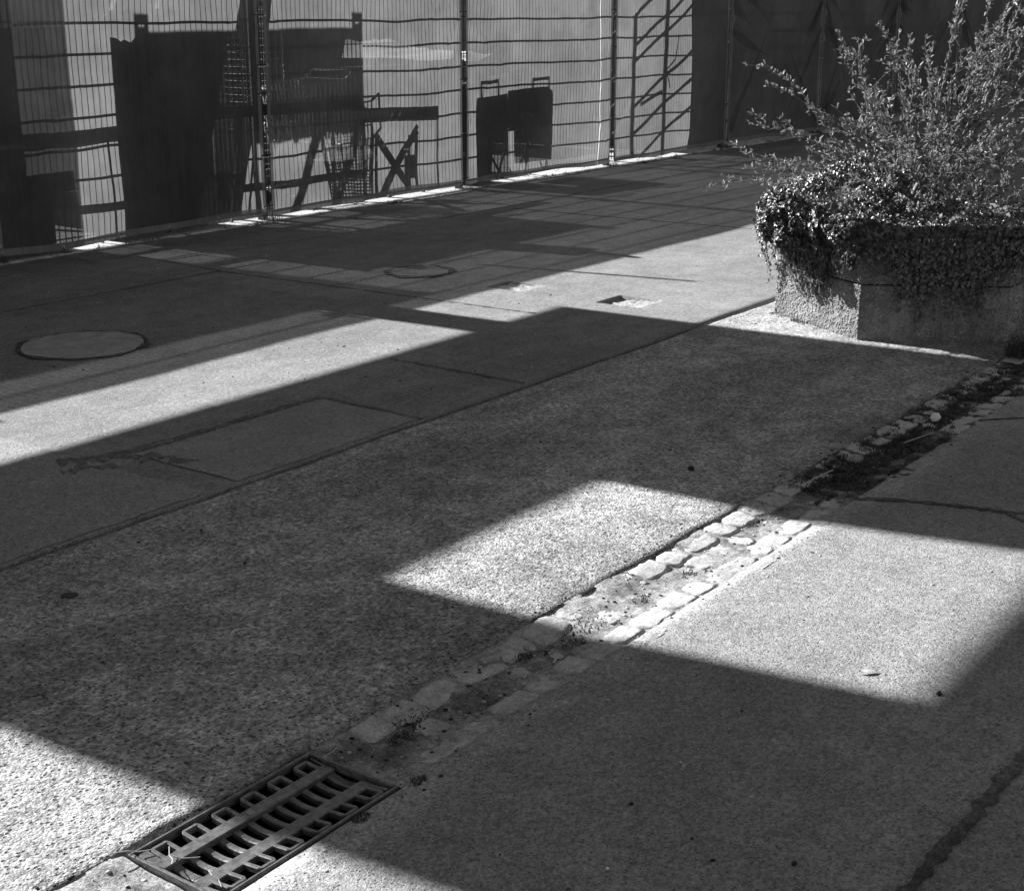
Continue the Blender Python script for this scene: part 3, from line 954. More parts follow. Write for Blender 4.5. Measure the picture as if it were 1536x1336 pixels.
# unseen steel panel on props, added to cast the dark block on the banner
t = thing('shadow_panel', 'unseen raised steel panel with corner lugs on slanted props, added to shadow the banner', 'shadow panel', (8.1, 10.2, 0))
FYP = 10.2; dz = SUN_T * (FYP - 8.2)
mb = MB(); mb.box(6.86, 9.18, FYP, FYP + 0.05, 0.60 + dz, 1.40 + dz); part(t, mb, 'face_sheet', M['steel'])
for x in np.linspace(6.94, 9.1, 7):
    mb = MB(); mb.box(x - 0.03, x + 0.03, FYP + 0.052, FYP + 0.12, 0.62 + dz, 1.38 + dz); part(t, mb, 'rib', M['steel'])
for xa in (6.86, 9.06):
    mb = MB(); za, zb_ = 1.40 + dz + 0.003, 1.52 + dz
    for q in ((xa, xa + 0.035, za, zb_), (xa + 0.085, xa + 0.12, za, zb_), (xa + 0.035, xa + 0.085, za, za + 0.03), (xa + 0.035, xa + 0.085, zb_ - 0.03, zb_)):
        mb.box(q[0], q[1], FYP, FYP + 0.05, q[2], q[3])
    part(t, mb, 'lug', M['steel'])
for xt, xb in ((8.72, 7.66), (9.20, 8.14), (7.4, 6.5)):
    mb = MB(); mb.bar((xt, FYP + 0.02, 2.05), (xb, FYP + 0.0, -0.01), 0.06, 0.08); part(t, mb, 'prop', M['steel'])

# barrier with a long rail
t = thing('barrier', 'long wooden barrier rail on thin legs close behind the fence', 'barrier', (8.0, 8.35, 0))
mb = MB(); mb.bar((5.7, 8.35, 0.83), (9.3, 8.35, 0.81), 0.03, 0.085); mb.bar((9.3, 8.35, 0.80), (10.22, 8.35, 0.785), 0.03, 0.10); part(t, mb, 'rail', M['timber'])
mb = MB(); mb.bar((5.7, 8.352, 0.36), (9.3, 8.352, 0.34), 0.024, 0.045); part(t, mb, 'rail', M['timber'])
for a, b in (((6.66, 0.79), (6.67, 0)), ((10.20, 0.74), (10.21, 0)), ((5.8, .79), (5.8, 0)), ((8.05, .77), (7.9, 0))):
    mb = MB(); mb.bar((a[0], 8.372, a[1]), (b[0], 8.372, b[1]), 0.02, 0.02); part(t, mb, 'leg', M['timber'])

# low dark crate at the left
t = thing('crate', 'low dark slatted crate standing behind the banner next to the netting', 'crate', (6.0, 8.6, 0))
for k in range(4):
    mb = MB(); mb.box(5.2, 6.34, 8.44, 8.47, 0.03 + k * 0.17, 0.17 + k * 0.17); part(t, mb, 'slat', M['dark_board'])
mb = MB(); mb.box(5.2, 6.34, 8.475, 8.9, 0.0, 0.67); part(t, mb, 'body', M['dark_board'])

# dark skip added further back to hide the sunlit yard ground
t = thing('masking_skip', 'long dark steel skip added in the yard to block its bright ground from view', 'skip', (9.4, 11.4, 0))
mb = MB()
mb.add([(7.25, 10.75, 0.06), (11.45, 10.75, 0.06), (11.45, 12.0, 0.06), (7.25, 12.0, 0.06), (6.95, 10.6, 1.34), (11.75, 10.6, 1.34), (11.75, 12.15, 1.34), (6.95, 12.15, 1.34)],
       [(0, 3, 2, 1), (0, 1, 5, 4), (1, 2, 6, 5), (2, 3, 7, 6), (3, 0, 4, 7)])
part(t, mb, 'body', M['steel'])
mb = MB()
mb.box(6.92, 11.78, 10.56, 10.62, 1.30, 1.38); mb.box(6.92, 11.78, 12.13, 12.19, 1.30, 1.38); mb.box(6.90, 6.96, 10.62, 12.13, 1.30, 1.38); mb.box(11.74, 11.80, 10.62, 12.13, 1.30, 1.38)
part(t, mb, 'rim', M['steel'])
for x in np.arange(7.3, 11.5, 0.5):
    mb = MB(); mb.bar((x, 10.72, 0.10), (x, 10.585, 1.29), 0.06, 0.06); part(t, mb, 'rib', M['steel'])
for x in (7.6, 11.0):
    mb = MB(); mb.box(x - 0.1, x + 0.1, 10.8, 11.9, -0.02, 0.055); part(t, mb, 'skid', M['steel'])

# shopping cart
t = thing('shopping_cart', 'wire shopping cart parked behind the see-through fence banner', 'shopping cart', (8.6, 8.65, 0))
mb = MB()
cx0, cx1, cy0, cy1 = 8.74, 9.36, 8.48, 8.94
def lerp(a, b, s): return a + (b - a) * s
for k in range(15):
    s = k / 14
    for y, yb in ((cy0, cy0 + 0.06), (cy1, cy1 - 0.06)):
        x = lerp(cx0, cx1, s)
        mb.tube([(lerp(cx0 + .1, cx1 - .03, s), yb, 0.52 - 0.05 * s), (x, y, 1.0 - 0.06 * (1 - s))], 0.0058, 6)
for k in range(9):
    s = k / 8
    for x, xb in ((cx0, cx0 + 0.1), (cx1, cx1 - 0.03)):
        mb.tube([(xb, lerp(cy0 + .06, cy1 - .06, s), 0.5), (x, lerp(cy0, cy1, s), 0.96)], 0.0058, 6)
    mb.tube([(cx0 + .1, lerp(cy0 + .06, cy1 - .06, s), 0.52), (cx1 - .03, lerp(cy0 + .06, cy1 - .06, s), 0.47)], 0.0058, 6)
for q in (0.0, 0.33, 0.66, 1.0):
    xa, xb_ = lerp(cx0 + .1, cx0, q), lerp(cx1 - .03, cx1, q); ya, yb = lerp(cy0 + .06, cy0, q), lerp(cy1 - .06, cy1, q)
    za, zb_ = lerp(.52, .94, q), lerp(.47, 1.0, q)
    mb.tube([(xa, ya, za), (xb_, ya, zb_), (xb_, yb, zb_), (xa, yb, za), (xa, ya, za)], 0.006 if q in (0, 1) else 0.0058, 6)
part(t, mb, 'basket', M['chrome'])
mb = MB(); mb.tube([(cx1, cy0, 1.0), (cx1 + .09, cy0 + .01, 1.06), (cx1 + .09, cy1 - .01, 1.06), (cx1, cy1, 1.0)], 0.013, 6); part(t, mb, 'handle', M['chrome'])
mb = MB()
for y in (cy0 + .05, cy1 - .05):
    mb.tube([(cx1 - .04, y, 0.5), (cx1 - .01, y, 0.16), (cx0 + .02, y, 0.13)], 0.011, 6)
part(t, mb, 'frame', M['chrome'])
for x in (cx0 + .04, cx1 - .02):
    for y in (cy0 + .05, cy1 - .05):
        mb = MB(); mb.tube([(x, y - .015, 0.06), (x, y + .015, 0.06)], 0.06, 14); part(t, mb, 'wheel', M['tie'])

# roll cage
t = thing('roll_cage', 'tall wire roll cage standing right behind the shopping cart', 'roll cage', (9.03, 9.3, 0))
mb = MB(); rx0, rx1, ry0, ry1 = 8.85, 9.22, 9.06, 9.54
for x in np.linspace(rx0, rx1 + .0, 6):
    for y in (ry0, ry1): mb.tube([(x, y, 0.2), (x, y, 1.6)], 0.0035, 4)
for y in np.linspace(ry0, ry1, 10):
    for x in (rx0,): mb.tube([(x, y, 0.2), (x, y, 1.6)], 0.0035, 4)
for z in np.linspace(0.25, 1.55, 24):
    mb.tube([(rx1, ry0, z), (rx0, ry0, z), (rx0, ry1, z), (rx1, ry1, z)], 0.0035, 4)
part(t, mb, 'wire_sides', M['chrome'])
mb = MB()
for x, y in ((rx0, ry0), (rx1, ry0), (rx0, ry1), (rx1, ry1)): mb.tube([(x, y, 0.14), (x, y, 1.62)], 0.012, 6)
mb.tube([(rx0, ry0, 1.62), (rx1, ry0, 1.62)], 0.012, 6); mb.tube([(rx0, ry1, 1.62), (rx1, ry1, 1.62)], 0.012, 6)
part(t, mb, 'frame', M['chrome'])
mb = MB(); mb.box(rx0, rx1, ry0, ry1, 0.13, 0.16); part(t, mb, 'base', M['steel'])
for x in (rx0 + .03, rx1 - .03):
    for y in (ry0 + .05, ry1 - .05):
        mb = MB(); mb.tube([(x, y - .015, 0.06), (x, y + .015, 0.06)], 0.06, 14); part(t, mb, 'wheel', M['tie'])

# folding trestle
t = thing('folding_trestle', 'small folding trestle with crossed legs behind the banner', 'trestle', (9.65, 8.42, 0))
for y in (8.37, 8.45):
    for a, b in (((9.42, 0.66), (9.84, 0.20)), ((9.94, 0.70), (9.40, 0.10)), ((9.42, .66), (9.40, 0)), ((9.93, .66), (9.92, .25)), ((9.84, 0.62), (9.83, 0.28)), ((9.86, 0.40), (9.74, 0.0))):
        mb = MB(); mb.bar((a[0], y, a[1]), (b[0], y, b[1]), 0.02, 0.034); part(t, mb, 'leg', M['timber'])
mb = MB(); mb.box(9.78, 9.92, 8.382, 8.438, 0.30, 0.46); part(t, mb, 'bag', M['dark_board'])

# tool cart with two handles and a spoked wheel
t = thing('tool_cart', 'dark boxy tool cart with two top handles and a spoked wheel', 'tool cart', (11.4, 8.45, 0))
y0, y1 = 8.40, 8.50
mb = MB(); mb.prism([(10.80, 0.05), (11.24, 0.05), (11.27, 0.2), (11.26, 0.92), (10.80, 0.90), (10.77, 0.8)], y0, y1); part(t, mb, 'cabinet', M['dark_board'])
mb = MB(); mb.prism([(11.36, 0.34), (11.98, 0.32), (12.0, 0.6), (11.97, 0.92), (11.90, 0.96), (11.55, 0.95), (11.265, 0.94), (11.265, 0.66), (11.36, 0.64)], y0 + 0.002, y1 - 0.002); part(t, mb, 'cabinet', M['dark_board'])
for xa in (10.86, 11.66):
    mb = MB(); mb.tube([(xa, 8.45, 0.88), (xa, 8.45, 1.06), (xa + .25, 8.45, 1.07), (xa + .25, 8.45, 0.88)], 0.018, 6); part(t, mb, 'handle', M['steel'])
wheel = empty('wheel'); wheel.parent = t
mb = MB(); wc = (11.78, 8.375, 0.43)
mb.tube([(wc[0] + 0.17 * math.cos(a * math.pi / 16), wc[1], wc[2] + 0.17 * math.sin(a * math.pi / 16)) for a in range(33)], 0.011, 6, False)
o = mb.build('rim', M['white']); o.parent = wheel; o.matrix_parent_inverse = Matrix.Translation(-t.location)
for k in range(10):
    mb = MB(); a = k * math.pi / 5
    mb.tube([wc, (wc[0] + 0.165 * math.cos(a), wc[1], wc[2] + 0.165 * math.sin(a))], 0.003, 4)
    o = mb.build('spoke', M['chrome']); o.parent = wheel; o.matrix_parent_inverse = Matrix.Translation(-t.location)
for a, b in (((11.25, .30), (11.5, 0)), ((11.6, .40), (11.4, 0)), ((11.72, .40), (11.95, 0)), ((11.95, .40), (11.72, 0)), ((11.9, .4), (11.9, 0)), ((10.9, .06), (10.9, 0)), ((11.1, .06), (11.1, 0))):
    mb = MB(); mb.tube([(a[0], 8.45, a[1]), (b[0], 8.45, b[1])], 0.012, 5); part(t, mb, 'leg', M['steel'])

# stair frame of the scaffold
t = thing('stair_frame', 'slanted steel stair rails between two uprights behind the fence', 'stair frame', (13.8, 8.6, 0))
dz = SUN_T * 0.38
for x, zt in ((13.44, 1.46), (14.09, 2.1), (14.66, 2.3)):
    mb = MB(); mb.box(x - 0.035, x + 0.035, 8.56, 8.62, -0.02, zt + dz); part(t, mb, 'upright', M['steel'])
for a, b in (((13.44, 1.45), (14.66, 2.02)), ((13.44, 1.15), (14.66, 1.72)), ((13.44, 0.98), (14.66, 1.55)), ((13.44, 0.52), (14.66, 1.09)), ((13.44, 0.24), (14.66, 0.80)), ((13.6, 0.02), (14.66, 0.50)), ((13.6, 0.55), (14.05, 0.66))):
    mb = MB(); mb.bar((a[0], 8.545, a[1] + dz), (b[0], 8.545, b[1] + dz), 0.025, 0.025); part(t, mb, 'sloping_rail', M['steel'])
mb = MB(); mb.tube([(14.35, 8.56, 1.25 + dz), (14.28, 8.55, 1.0 + dz), (14.12, 8.54, 0.88 + dz), (14.2, 8.54, 0.7 + dz)], 0.010, 5); part(t, mb, 'cable', M['tie'])

# pallets under a white sheet, further back
xa, xb_ = on_y(530, 80, 11.8).x, 14.42
zlo, zhi = on_y(600, 92, 10.6).z, on_y(600, 63, 12.2).z
t = thing('covered_heap', 'pallet stack under a crumpled white sheet seen through the banner', 'pallet stack', ((xa + xb_) / 2, 11.0, 0))
xs = np.linspace(xa, xb_, 70); ys = np.linspace(10.55, 12.3, 30)
X, Y = np.meshgrid(xs, ys, indexing='ij')
sx = (X - xa) / (xb_ - xa); sy = (Y - 10.55) / 1.75
prof = np.clip(np.minimum(sx / 0.35, (1.1 - sx) / 0.5), 0, 1) ** 0.7
Z = zlo + (zhi - zlo) * prof * np.clip(sy * 1.2, 0, 1) + 0.09 * fbm(X * 2.6, Y * 2.6, 4) * (0.3 + prof)
ny = len(ys)
f = [(i * ny + j, (i + 1) * ny + j, (i + 1) * ny + j + 1, i * ny + j + 1) for i in range(len(xs) - 1) for j in range(ny - 1)]
sub(np_mesh('sheet', np.stack([X, Y, Z], -1).reshape(-1, 3), f, M['white'], None, True), t)
k = 0
z = 0.0
while z + 0.14 < zlo - 0.08:
    for x0_, x1_ in ((xa + 0.1, (xa + xb_) / 2 - 0.03), ((xa + xb_) / 2 + 0.03, xb_ - 0.1)):
        mb = MB(); mb.box(x0_, x1_, 10.7, 12.1, z + 0.10, z + 0.125); mb.box(x0_, x1_, 10.7, 12.1, z, z + 0.02)
        for xq in (x0_ + 0.06, (x0_ + x1_) / 2, x1_ - 0.06): mb.box(xq - 0.05, xq + 0.05, 10.72, 12.08, z + 0.02, z + 0.10)
        part(t, mb, 'pallet', M['timber'])
    z += 0.127
# pale boards on the ground
t = thing('board_stack', 'short stack of pale boards lying on the yard behind the trestle', 'boards', (11.2, 9.4, 0))
for k in range(5):
    mb = MB(); mb.box(10.7 + 0.05 * (k % 3), 11.9 - 0.07 * (k % 2), 9.3, 9.5, 0.045 * k, 0.045 * k + 0.04); part(t, mb, 'plank', M['white'])

# building whose shade falls on the right part of the fence
b = thing('site_building', 'plain rendered building behind the shaded right stretch of fence', 'building', (15, 10, 0))
bx0 = 14.68 - SUN_K * 7.8
def house(root, x0, x1, y0, y1, h, nwin):
    mbx = MB(); mbx.box(x0, x1, y0, y1, -0.1, h); part(root, mbx, 'wall', M['render_wall'])
    mbx = MB(); mbx.box(x0 - 0.0, x1 + 0.3, y0 - 0.0, y1 + 0.3, h + 0.002, h + 0.2); part(root, mbx, 'roof', M['steel'])
    for k in range(nwin):
        x = x0 + (k + 0.5) * (x1 - x0) / nwin
        for zz in np.arange(1.0, h - 1.5, 3.0):
            mbx = MB(); mbx.box(x - 0.6, x + 0.6, y0 - 0.03, y0 + 0.02, zz, zz + 1.4); w = part(root, mbx, 'window', M['post'])
            mbx = MB(); mbx.box(x - 0.54, x + 0.54, y0 - 0.036, y0 + 0.0, zz + 0.06, zz + 1.34); o = mbx.build('pane', M['glass'], w)
house(b, bx0, 120, 16.0, 24, 7.6, 20)
b = thing('warehouse', 'long low warehouse closing the far side of the yard', 'building', (20, 60, 0))
house(b, -40, 110, 60, 75, 8.0, 18)

# ------------------------------------------------------------------ planter
PC = Vector((7.55, 2.84, 0)); PR = 0.72; PH = 0.55
planter = tag(empty('planter', PC), 'hexagonal exposed-aggregate concrete planter overgrown with ivy', 'planter')
def hexpt(k, r, z): return (PC.x + r * math.cos(math.pi / 3 * k), PC.y + r * math.sin(math.pi / 3 * k), z)
for z0, z1 in ((-0.01, 0.272), (0.280, PH)):
    mb = MB(); V = []
    for r, z in ((PR - 0.004, z0), (PR, z0 + 0.006), (PR, z1 - 0.006), (PR - 0.004, z1), (PR - 0.085, z1), (PR - 0.085, z0)):
        V += [hexpt(k, r, z) for k in range(6)]
    fs = [(l * 6 + k, l * 6 + (k + 1) % 6, (l + 1) * 6 + (k + 1) % 6, (l + 1) * 6 + k) for l in range(5) for k in range(6)]
    mb.add(V, fs); part(planter, mb, 'concrete_ring', M['concrete'])
mb = MB(); mb.add([hexpt(k, PR - 0.09, PH - 0.05) for k in range(6)] , [tuple(range(6))]); part(planter, mb, 'soil', M['soil'])
# pebble facing
ico_v = []
ph_ = (1 + 5 ** .5) / 2
for a, b2 in ((1, ph_), (-1, ph_), (1, -ph_), (-1, -ph_)):
    ico_v += [(0, a, b2), (a, b2, 0), (b2, 0, a)]
ico_v = np.array(ico_v, float); ico_v /= np.linalg.norm(ico_v[0])
ico_f = []
for i in range(12):
    for j in range(i + 1, 12):
        for k in range(j + 1, 12):
            if all(abs(np.linalg.norm(ico_v[p] - ico_v[q]) - 1.0515) < 0.02 for p, q in ((i, j), (j, k), (i, k))):
                n = np.cross(ico_v[j] - ico_v[i], ico_v[k] - ico_v[i])
                ico_f.append((i, j, k) if n @ ico_v[i] > 0 else (i, k, j))
ico_f = np.array(ico_f)
def pebbles(P, N, size, name, mat, parent):
    n = len(P)
    sc = size * (0.6 + 0.8 * rng.random((n, 1, 1))) * (0.7 + 0.6 * rng.random((n, 1, 3)))
    V = ico_v[None] * sc
    A = rng.normal(size=(n, 3, 3)); Q, _ = np.linalg.qr(A)
    V = np.einsum('nij,nkj->nki', Q, V)
    flat = np.einsum('nki,ni->nk', V, N)[..., None] * N[:, None, :]
    V = V - 0.45 * flat + P[:, None, :]
    Fc = (ico_f[None] + (np.arange(n) * 12)[:, None, None]).reshape(-1, 3)
    o = np_mesh(name, V.reshape(-1, 3), Fc, mat, None, True)
    tag(o, kind='stuff')
    return sub(o, parent)
for k in range(6):
    a = np.array(hexpt(k, PR, 0)); b2 = np.array(hexpt(k + 1, PR, 0))
    nn = 3400 if k in (2, 3) else 1500
    u = rng.random(nn); z = rng.random(nn) * (PH - 0.012) + 0.004
    keep = abs(z - 0.276) > 0.006
    u, z = u[keep], z[keep]
    P = a + (b2 - a) * u[:, None]; P[:, 2] = z
    no = np.array([math.cos(math.pi / 3 * (k + .5)), math.sin(math.pi / 3 * (k + .5)), 0])
    P = P - no * 0.001
    pebbles(P, np.tile(no, (len(P), 1)), 0.0068 if nn > 2000 else 0.009, 'pebble_facing', M['pebble'], planter)

# ------------------------------------------------------------------ leaves
def leaves(P, D, Nn, L, W, name, mat, parent, fold=0.25, curl=0.15):
    """P base points, D directions, Nn rough normals, L lengths, W width ratio"""
    P = np.asarray(P); D = np.asarray(D); Nn = np.asarray(Nn); L = np.asarray(L)[:, None]
    D = D / np.linalg.norm(D, axis=1)[:, None]
    S = np.cross(D, Nn); S /= (np.linalg.norm(S, axis=1)[:, None] + 1e-9)
    Nn = np.cross(S, D)
    w = L * W
    pts = [P, P + D * L * 0.33 + S * w * 0.5 + Nn * w * fold, P + D * L * 0.7 + S * w * 0.42 + Nn * (w * fold - L * curl * 0.3),
           P + D * L - Nn * L * curl, P + D * L * 0.7 - S * w * 0.42 + Nn * (w * fold - L * curl * 0.3), P + D * L * 0.33 - S * w * 0.5 + Nn * w * fold]
    V = np.stack(pts, 1)
    n = len(P)
    q = np.array([(0, 1, 2, 3), (0, 3, 4, 5)])
    Fc = (q[None] + (np.arange(n) * 6)[:, None, None]).reshape(-1, 4)
    o = np_mesh(name, V.reshape(-1, 3), Fc, mat, None, True)
    tag(o, kind='stuff')
    return sub(o, parent)
def unit(n):
    v = rng.normal(size=(n, 3)); return v / np.linalg.norm(v, axis=1)[:, None]

# ------------------------------------------------------------------ shrub
shrub = tag(empty('shrub', (PC.x, PC.y, PH - 0.05)), 'twiggy leafing shrub with long arching shoots growing in the planter', 'shrub')
wood = MB()
LP, LD = [], []
FH = Vector((FWD_H.x, FWD_H.y, 0)); RT = RIGHT
def grow(p, d, L, r, level, up=0.0, leafy_from=0.25, seg=0.035, spread=0.9):
    """a wandering shoot; returns nothing, records wood and leaves"""
    n = max(4, int(L / seg))
    pts = [p.copy()]; rad = [r]
    d = d.normalized()
    for i in range(n):
        d = (d + Vector(rng.normal(size=3)) * 0.12 + ZUP * up).normalized()
        p = p + d * (L / n)
        s = (i + 1) / n
        pts.append(p.copy()); rad.append(max(0.0011, r * (1 - 0.8 * s)))
        if s > leafy_from and (level >= 1 or s > 0.6):
            LP.append(p.copy()); LD.append(d.copy())
        if level < 2 and s > 0.25 and random.random() < (0.55 if level == 0 else 0.30):
            sd = Vector(rng.normal(size=3)); sd = (sd - d * sd.dot(d)).normalized()
            nd = (d * 0.8 + sd * spread + ZUP * 0.12)
            grow(p.copy(), nd, L * random.uniform(0.25, 0.5) * (1.1 - 0.4 * s), rad[-1] * 0.65, level + 1, up, 0.1, seg)
    wood.tube(pts, rad, 5 if level == 0 else 4)
base = Vector((PC.x, PC.y, PH - 0.06))
def target(px, py, dd, start=None, r=0.007, wig=0.06, lv=1):
    """a shoot that arches from the stool to a given spot"""
    e = on_depth(px, py, dd)
    s = start if start is not None else base + Vector((random.uniform(-.22, .22), random.uniform(-.22, .22), 0))
    L = (e - s).length
    n = max(8, int(L / 0.035))
    mid = s.lerp(e, 0.5) + ZUP * L * random.uniform(0.08, 0.22)
    pts, rad = [], []
    w = Vector(rng.normal(size=3)) * wig
    for i in range(n + 1):
        t_ = i / n
        p = s * (1 - t_) ** 2 + mid * 2 * t_ * (1 - t_) + e * t_ ** 2 + w * math.sin(t_ * 6.0) * 0.5 + Vector(rng.normal(size=3)) * 0.004
        pts.append(p); rad.append(max(0.0012, r * (1 - 0.85 * t_)))
        if t_ > 0.35:
            LP.append(p); LD.append((e - s).normalized())
        if lv and 0.2 < t_ < 0.9 and random.random() < 0.30:
            sd = Vector(rng.normal(size=3))
            grow(p.copy(), (e - s).normalized() * 0.5 + sd * 0.6 + ZUP * 0.3, random.uniform(0.10, 0.26), rad[-1] * 0.6, 2, 0.02, 0.1)
    wood.tube(pts, rad, 5)
DC = float(FWD_H.dot(PC))
for px, py, off in ((1117, 102, -.1), (1100, 212, -.2), (1087, 262, -.25), (1062, 282, -.2), (1128, 168, 0), (1152, 250, -.3), (1190, 205, 0), (1150, 132, .05), (1125, 186, .1), (1172, 175, -.1)):
    target(px, py, DC + off, r=0.005, lv=0)
for px, py, off in ((1268, 78, .1), (1265, 80, 0), (1297, 92, .1), (1320, 40, .2), (1210, 150, -.1), (1240, 175, -.2), (1386, 55, .1), (1440, 8, 0), (1482, 0, .1), (1360, 85, -.1), (1330, 70, 0),
                    (1536, 40, .1), (1560, -40, .2), (1525, 110, -.2), (1600, 60, .0), (1490, 150, -.3), (1540, 200, -.3), (1585, 160, .2), (1410, 120, .3), (1300, 140, -.25), (1460, 60, .25), (1512, 20, 0), (1500, 62, -.1), (1540, 92, .1), (1550, 10, -.1), (1480, 100, .1)):
    target(px, py, DC + off, r=0.009)
# thick leaning branches
for px, py, off, r in ((1530, 70, .05, 0.017), (1465, 90, -.1, 0.014), (1590, 140, -.1, 0.014), (1400, 110, .1, 0.012)):
    target(px, py, DC + off, start=base + Vector((random.uniform(-.06, .06), random.uniform(-.06, .06), 0)), r=r, wig=0.04)
for k in range(30):
    a = random.uniform(0, 2 * math.pi)
    d = Vector((math.cos(a), math.sin(a), random.uniform(0.25, 1.3)))
    s = base + Vector((math.cos(a), math.sin(a), 0)) * random.uniform(0.05, 0.45)
    grow(s, d, random.uniform(0.35, 0.75), 0.006, 0 if k < 26 else 1, 0.01)
part(shrub, wood, 'branches', M['bark'], True)
LPa = np.array([tuple(p) for p in LP]); LDa = np.array([tuple(p) for p in LD])
rep = 6
P = np.repeat(LPa, rep, 0); D = np.repeat(LDa, rep, 0)
n = len(P)
P = P + rng.normal(size=(n, 3)) * 0.006
D = D * 0.7 + unit(n) * 0.9 + np.array([0, 0, 0.35])
node = np.repeat(rng.random(len(LPa)) < 0.78, rep)
keep = node & (rng.random(n) < 0.9)
P, D = P[keep], D[keep]
print('shrub leaves', len(P))
leaves(P, D, unit(len(P)) + np.array([0, 0, 0.8]), rng.uniform(0.012, 0.036, len(P)), 0.40, 'leaves', M['shrub_leaf'], shrub)

# ------------------------------------------------------------------ ivy
ivy = tag(empty('ivy', (PC.x - 0.5, PC.y + 0.3, PH)), 'thick cushion of small-leaved ivy spilling over the planter rim', 'ivy')
IP, IN, ID = [], [], []
stem = MB()
def rim(t):   # t in hexagon corners, 2..3 = lit face, 3..4 = shaded face
    k = int(math.floor(t)); f_ = t - k
    a = Vector(hexpt(k, PR, 0)); b2 = Vector(hexpt(k + 1, PR, 0))
    return a.lerp(b2, f_), Vector((math.cos(math.pi / 3 * (k + .5)), math.sin(math.pi / 3 * (k + .5)), 0))
def corner_n(t):
    k = int(math.floor(t)); f_ = t - k
    _, n0 = rim(t)
    if f_ < 0.25:
        _, n1 = rim(t - 0.5); return (n0 * (0.5 + f_ * 2) + n1 * (0.5 - f_ * 2)).normalized()
    if f_ > 0.75:
        _, n1 = rim(t + 0.5); return (n0 * (0.5 + (1 - f_) * 2) + n1 * (0.5 - (1 - f_) * 2)).normalized()
    return n0
for k in range(21000):
    t_ = random.choice((random.uniform(1.75, 3.1), random.uniform(1.9, 3.05), random.uniform(1.5, 3.9), random.uniform(3.0, 4.3)))
    p, n0 = rim(t_)[0], corner_n(t_)
    lump = 0.5 + 0.9 * float(fbm(t_ * 5.0, 3.3, 3))
    left = max(0.0, 1.0 - abs(t_ - 2.45) / 0.9)
    a = random.uniform(-0.55, 1.0) * math.pi / 2          # section angle: 0 outward, pi/2 up, negative below the rim
    ro = (0.035 + 0.175 * left) * (0.7 + 0.6 * lump); ru = (0.05 + 0.12 * left) * (0.7 + 0.7 * lump)
    inner = random.uniform(0.0, 0.45) if a > 0.9 else 0.0
    loc = 1.0 + 0.35 * float(fbm(t_ * 9 + 4, a * 3 + 7, 3))
    q = p + n0 * (ro * math.cos(a) * loc - inner) + ZUP * (PH - 0.01 + ru * math.sin(a) * loc + inner * 0.25 * (0.4 + left))
    nrm = (n0 * math.cos(a) + ZUP * math.sin(a))
    IP.append(q); IN.append(nrm); ID.append(n0 * 0.3 - ZUP * 0.8 + Vector(rng.normal(size=3)) * 0.6)
# hanging strands
def strand(t_, L, out):
    p, n0 = rim(t_)[0], corner_n(t_)
    x = p + n0 * out + ZUP * (PH - 0.03)
    tang = Vector((-n0.y, n0.x, 0))
    pts = [x.copy()]
    n = int(L / 0.014)
    sw = random.uniform(-.25, .25)
    for i in range(n):
        x = x + Vector((0, 0, -0.014)) + tang * (rng.normal() * 0.003 + sw * 0.014 * 0.6) + n0 * ((0.022 - (x - p).dot(n0)) * 0.06 + rng.normal() * 0.0015)
        if x.z < 0.02: break
        pts.append(x.copy())
        for _ in range(2):
            if random.random() < 0.75:
                IP.append(x + Vector(rng.normal(size=3)) * 0.007); IN.append(n0 + Vector(rng.normal(size=3)) * 0.5); ID.append(-ZUP + tang * rng.normal() * 0.9 + n0 * 0.2)
    if len(pts) > 2: stem.tube(pts, 0.0016, 3, False)
for k in range(270):
    t_ = random.choice((random.gauss(2.45, 0.16), random.uniform(2.05, 3.02)))
    strand(t_, random.uniform(0.06, 0.20) + (random.uniform(0, 0.20) if abs(t_ - 2.45) < 0.22 else 0), random.uniform(0.02, 0.10))
for k in range(230):
    t_ = random.uniform(3.05, 4.1)
    strand(t_, random.uniform(0.04, 0.30) * random.uniform(0.4, 1) + (0.30 if 3.22 < t_ < 3.8 else 0) * random.random() ** 2, random.uniform(0.02, 0.09))
for k in range(12):
    strand(random.uniform(1.8, 2.1), random.uniform(.1, .35), random.uniform(0.1, 0.16))
part(ivy, stem, 'stems', M['bark'])
n = len(IP)
IPa = np.array([tuple(p) for p in IP]); INa = np.array([tuple(p) for p in IN]); IDa = np.array([tuple(p) for p in ID])
print('ivy leaves', n)
lit = (INa @ np.array(tuple(sun_dir)) > 0.1)[:, None]
INa = INa / np.linalg.norm(INa, axis=1)[:, None]
INa = np.where(lit, INa * 0.6 + np.array((-0.45, 0.5, 0.6)), INa)     # leaves turn to the light
leaves(IPa, IDa, INa + rng.normal(size=(n, 3)) * 0.36, rng.uniform(0.008, 0.024, n), 0.85, 'leaves', M['ivy_leaf'], ivy, 0.15, 0.2)

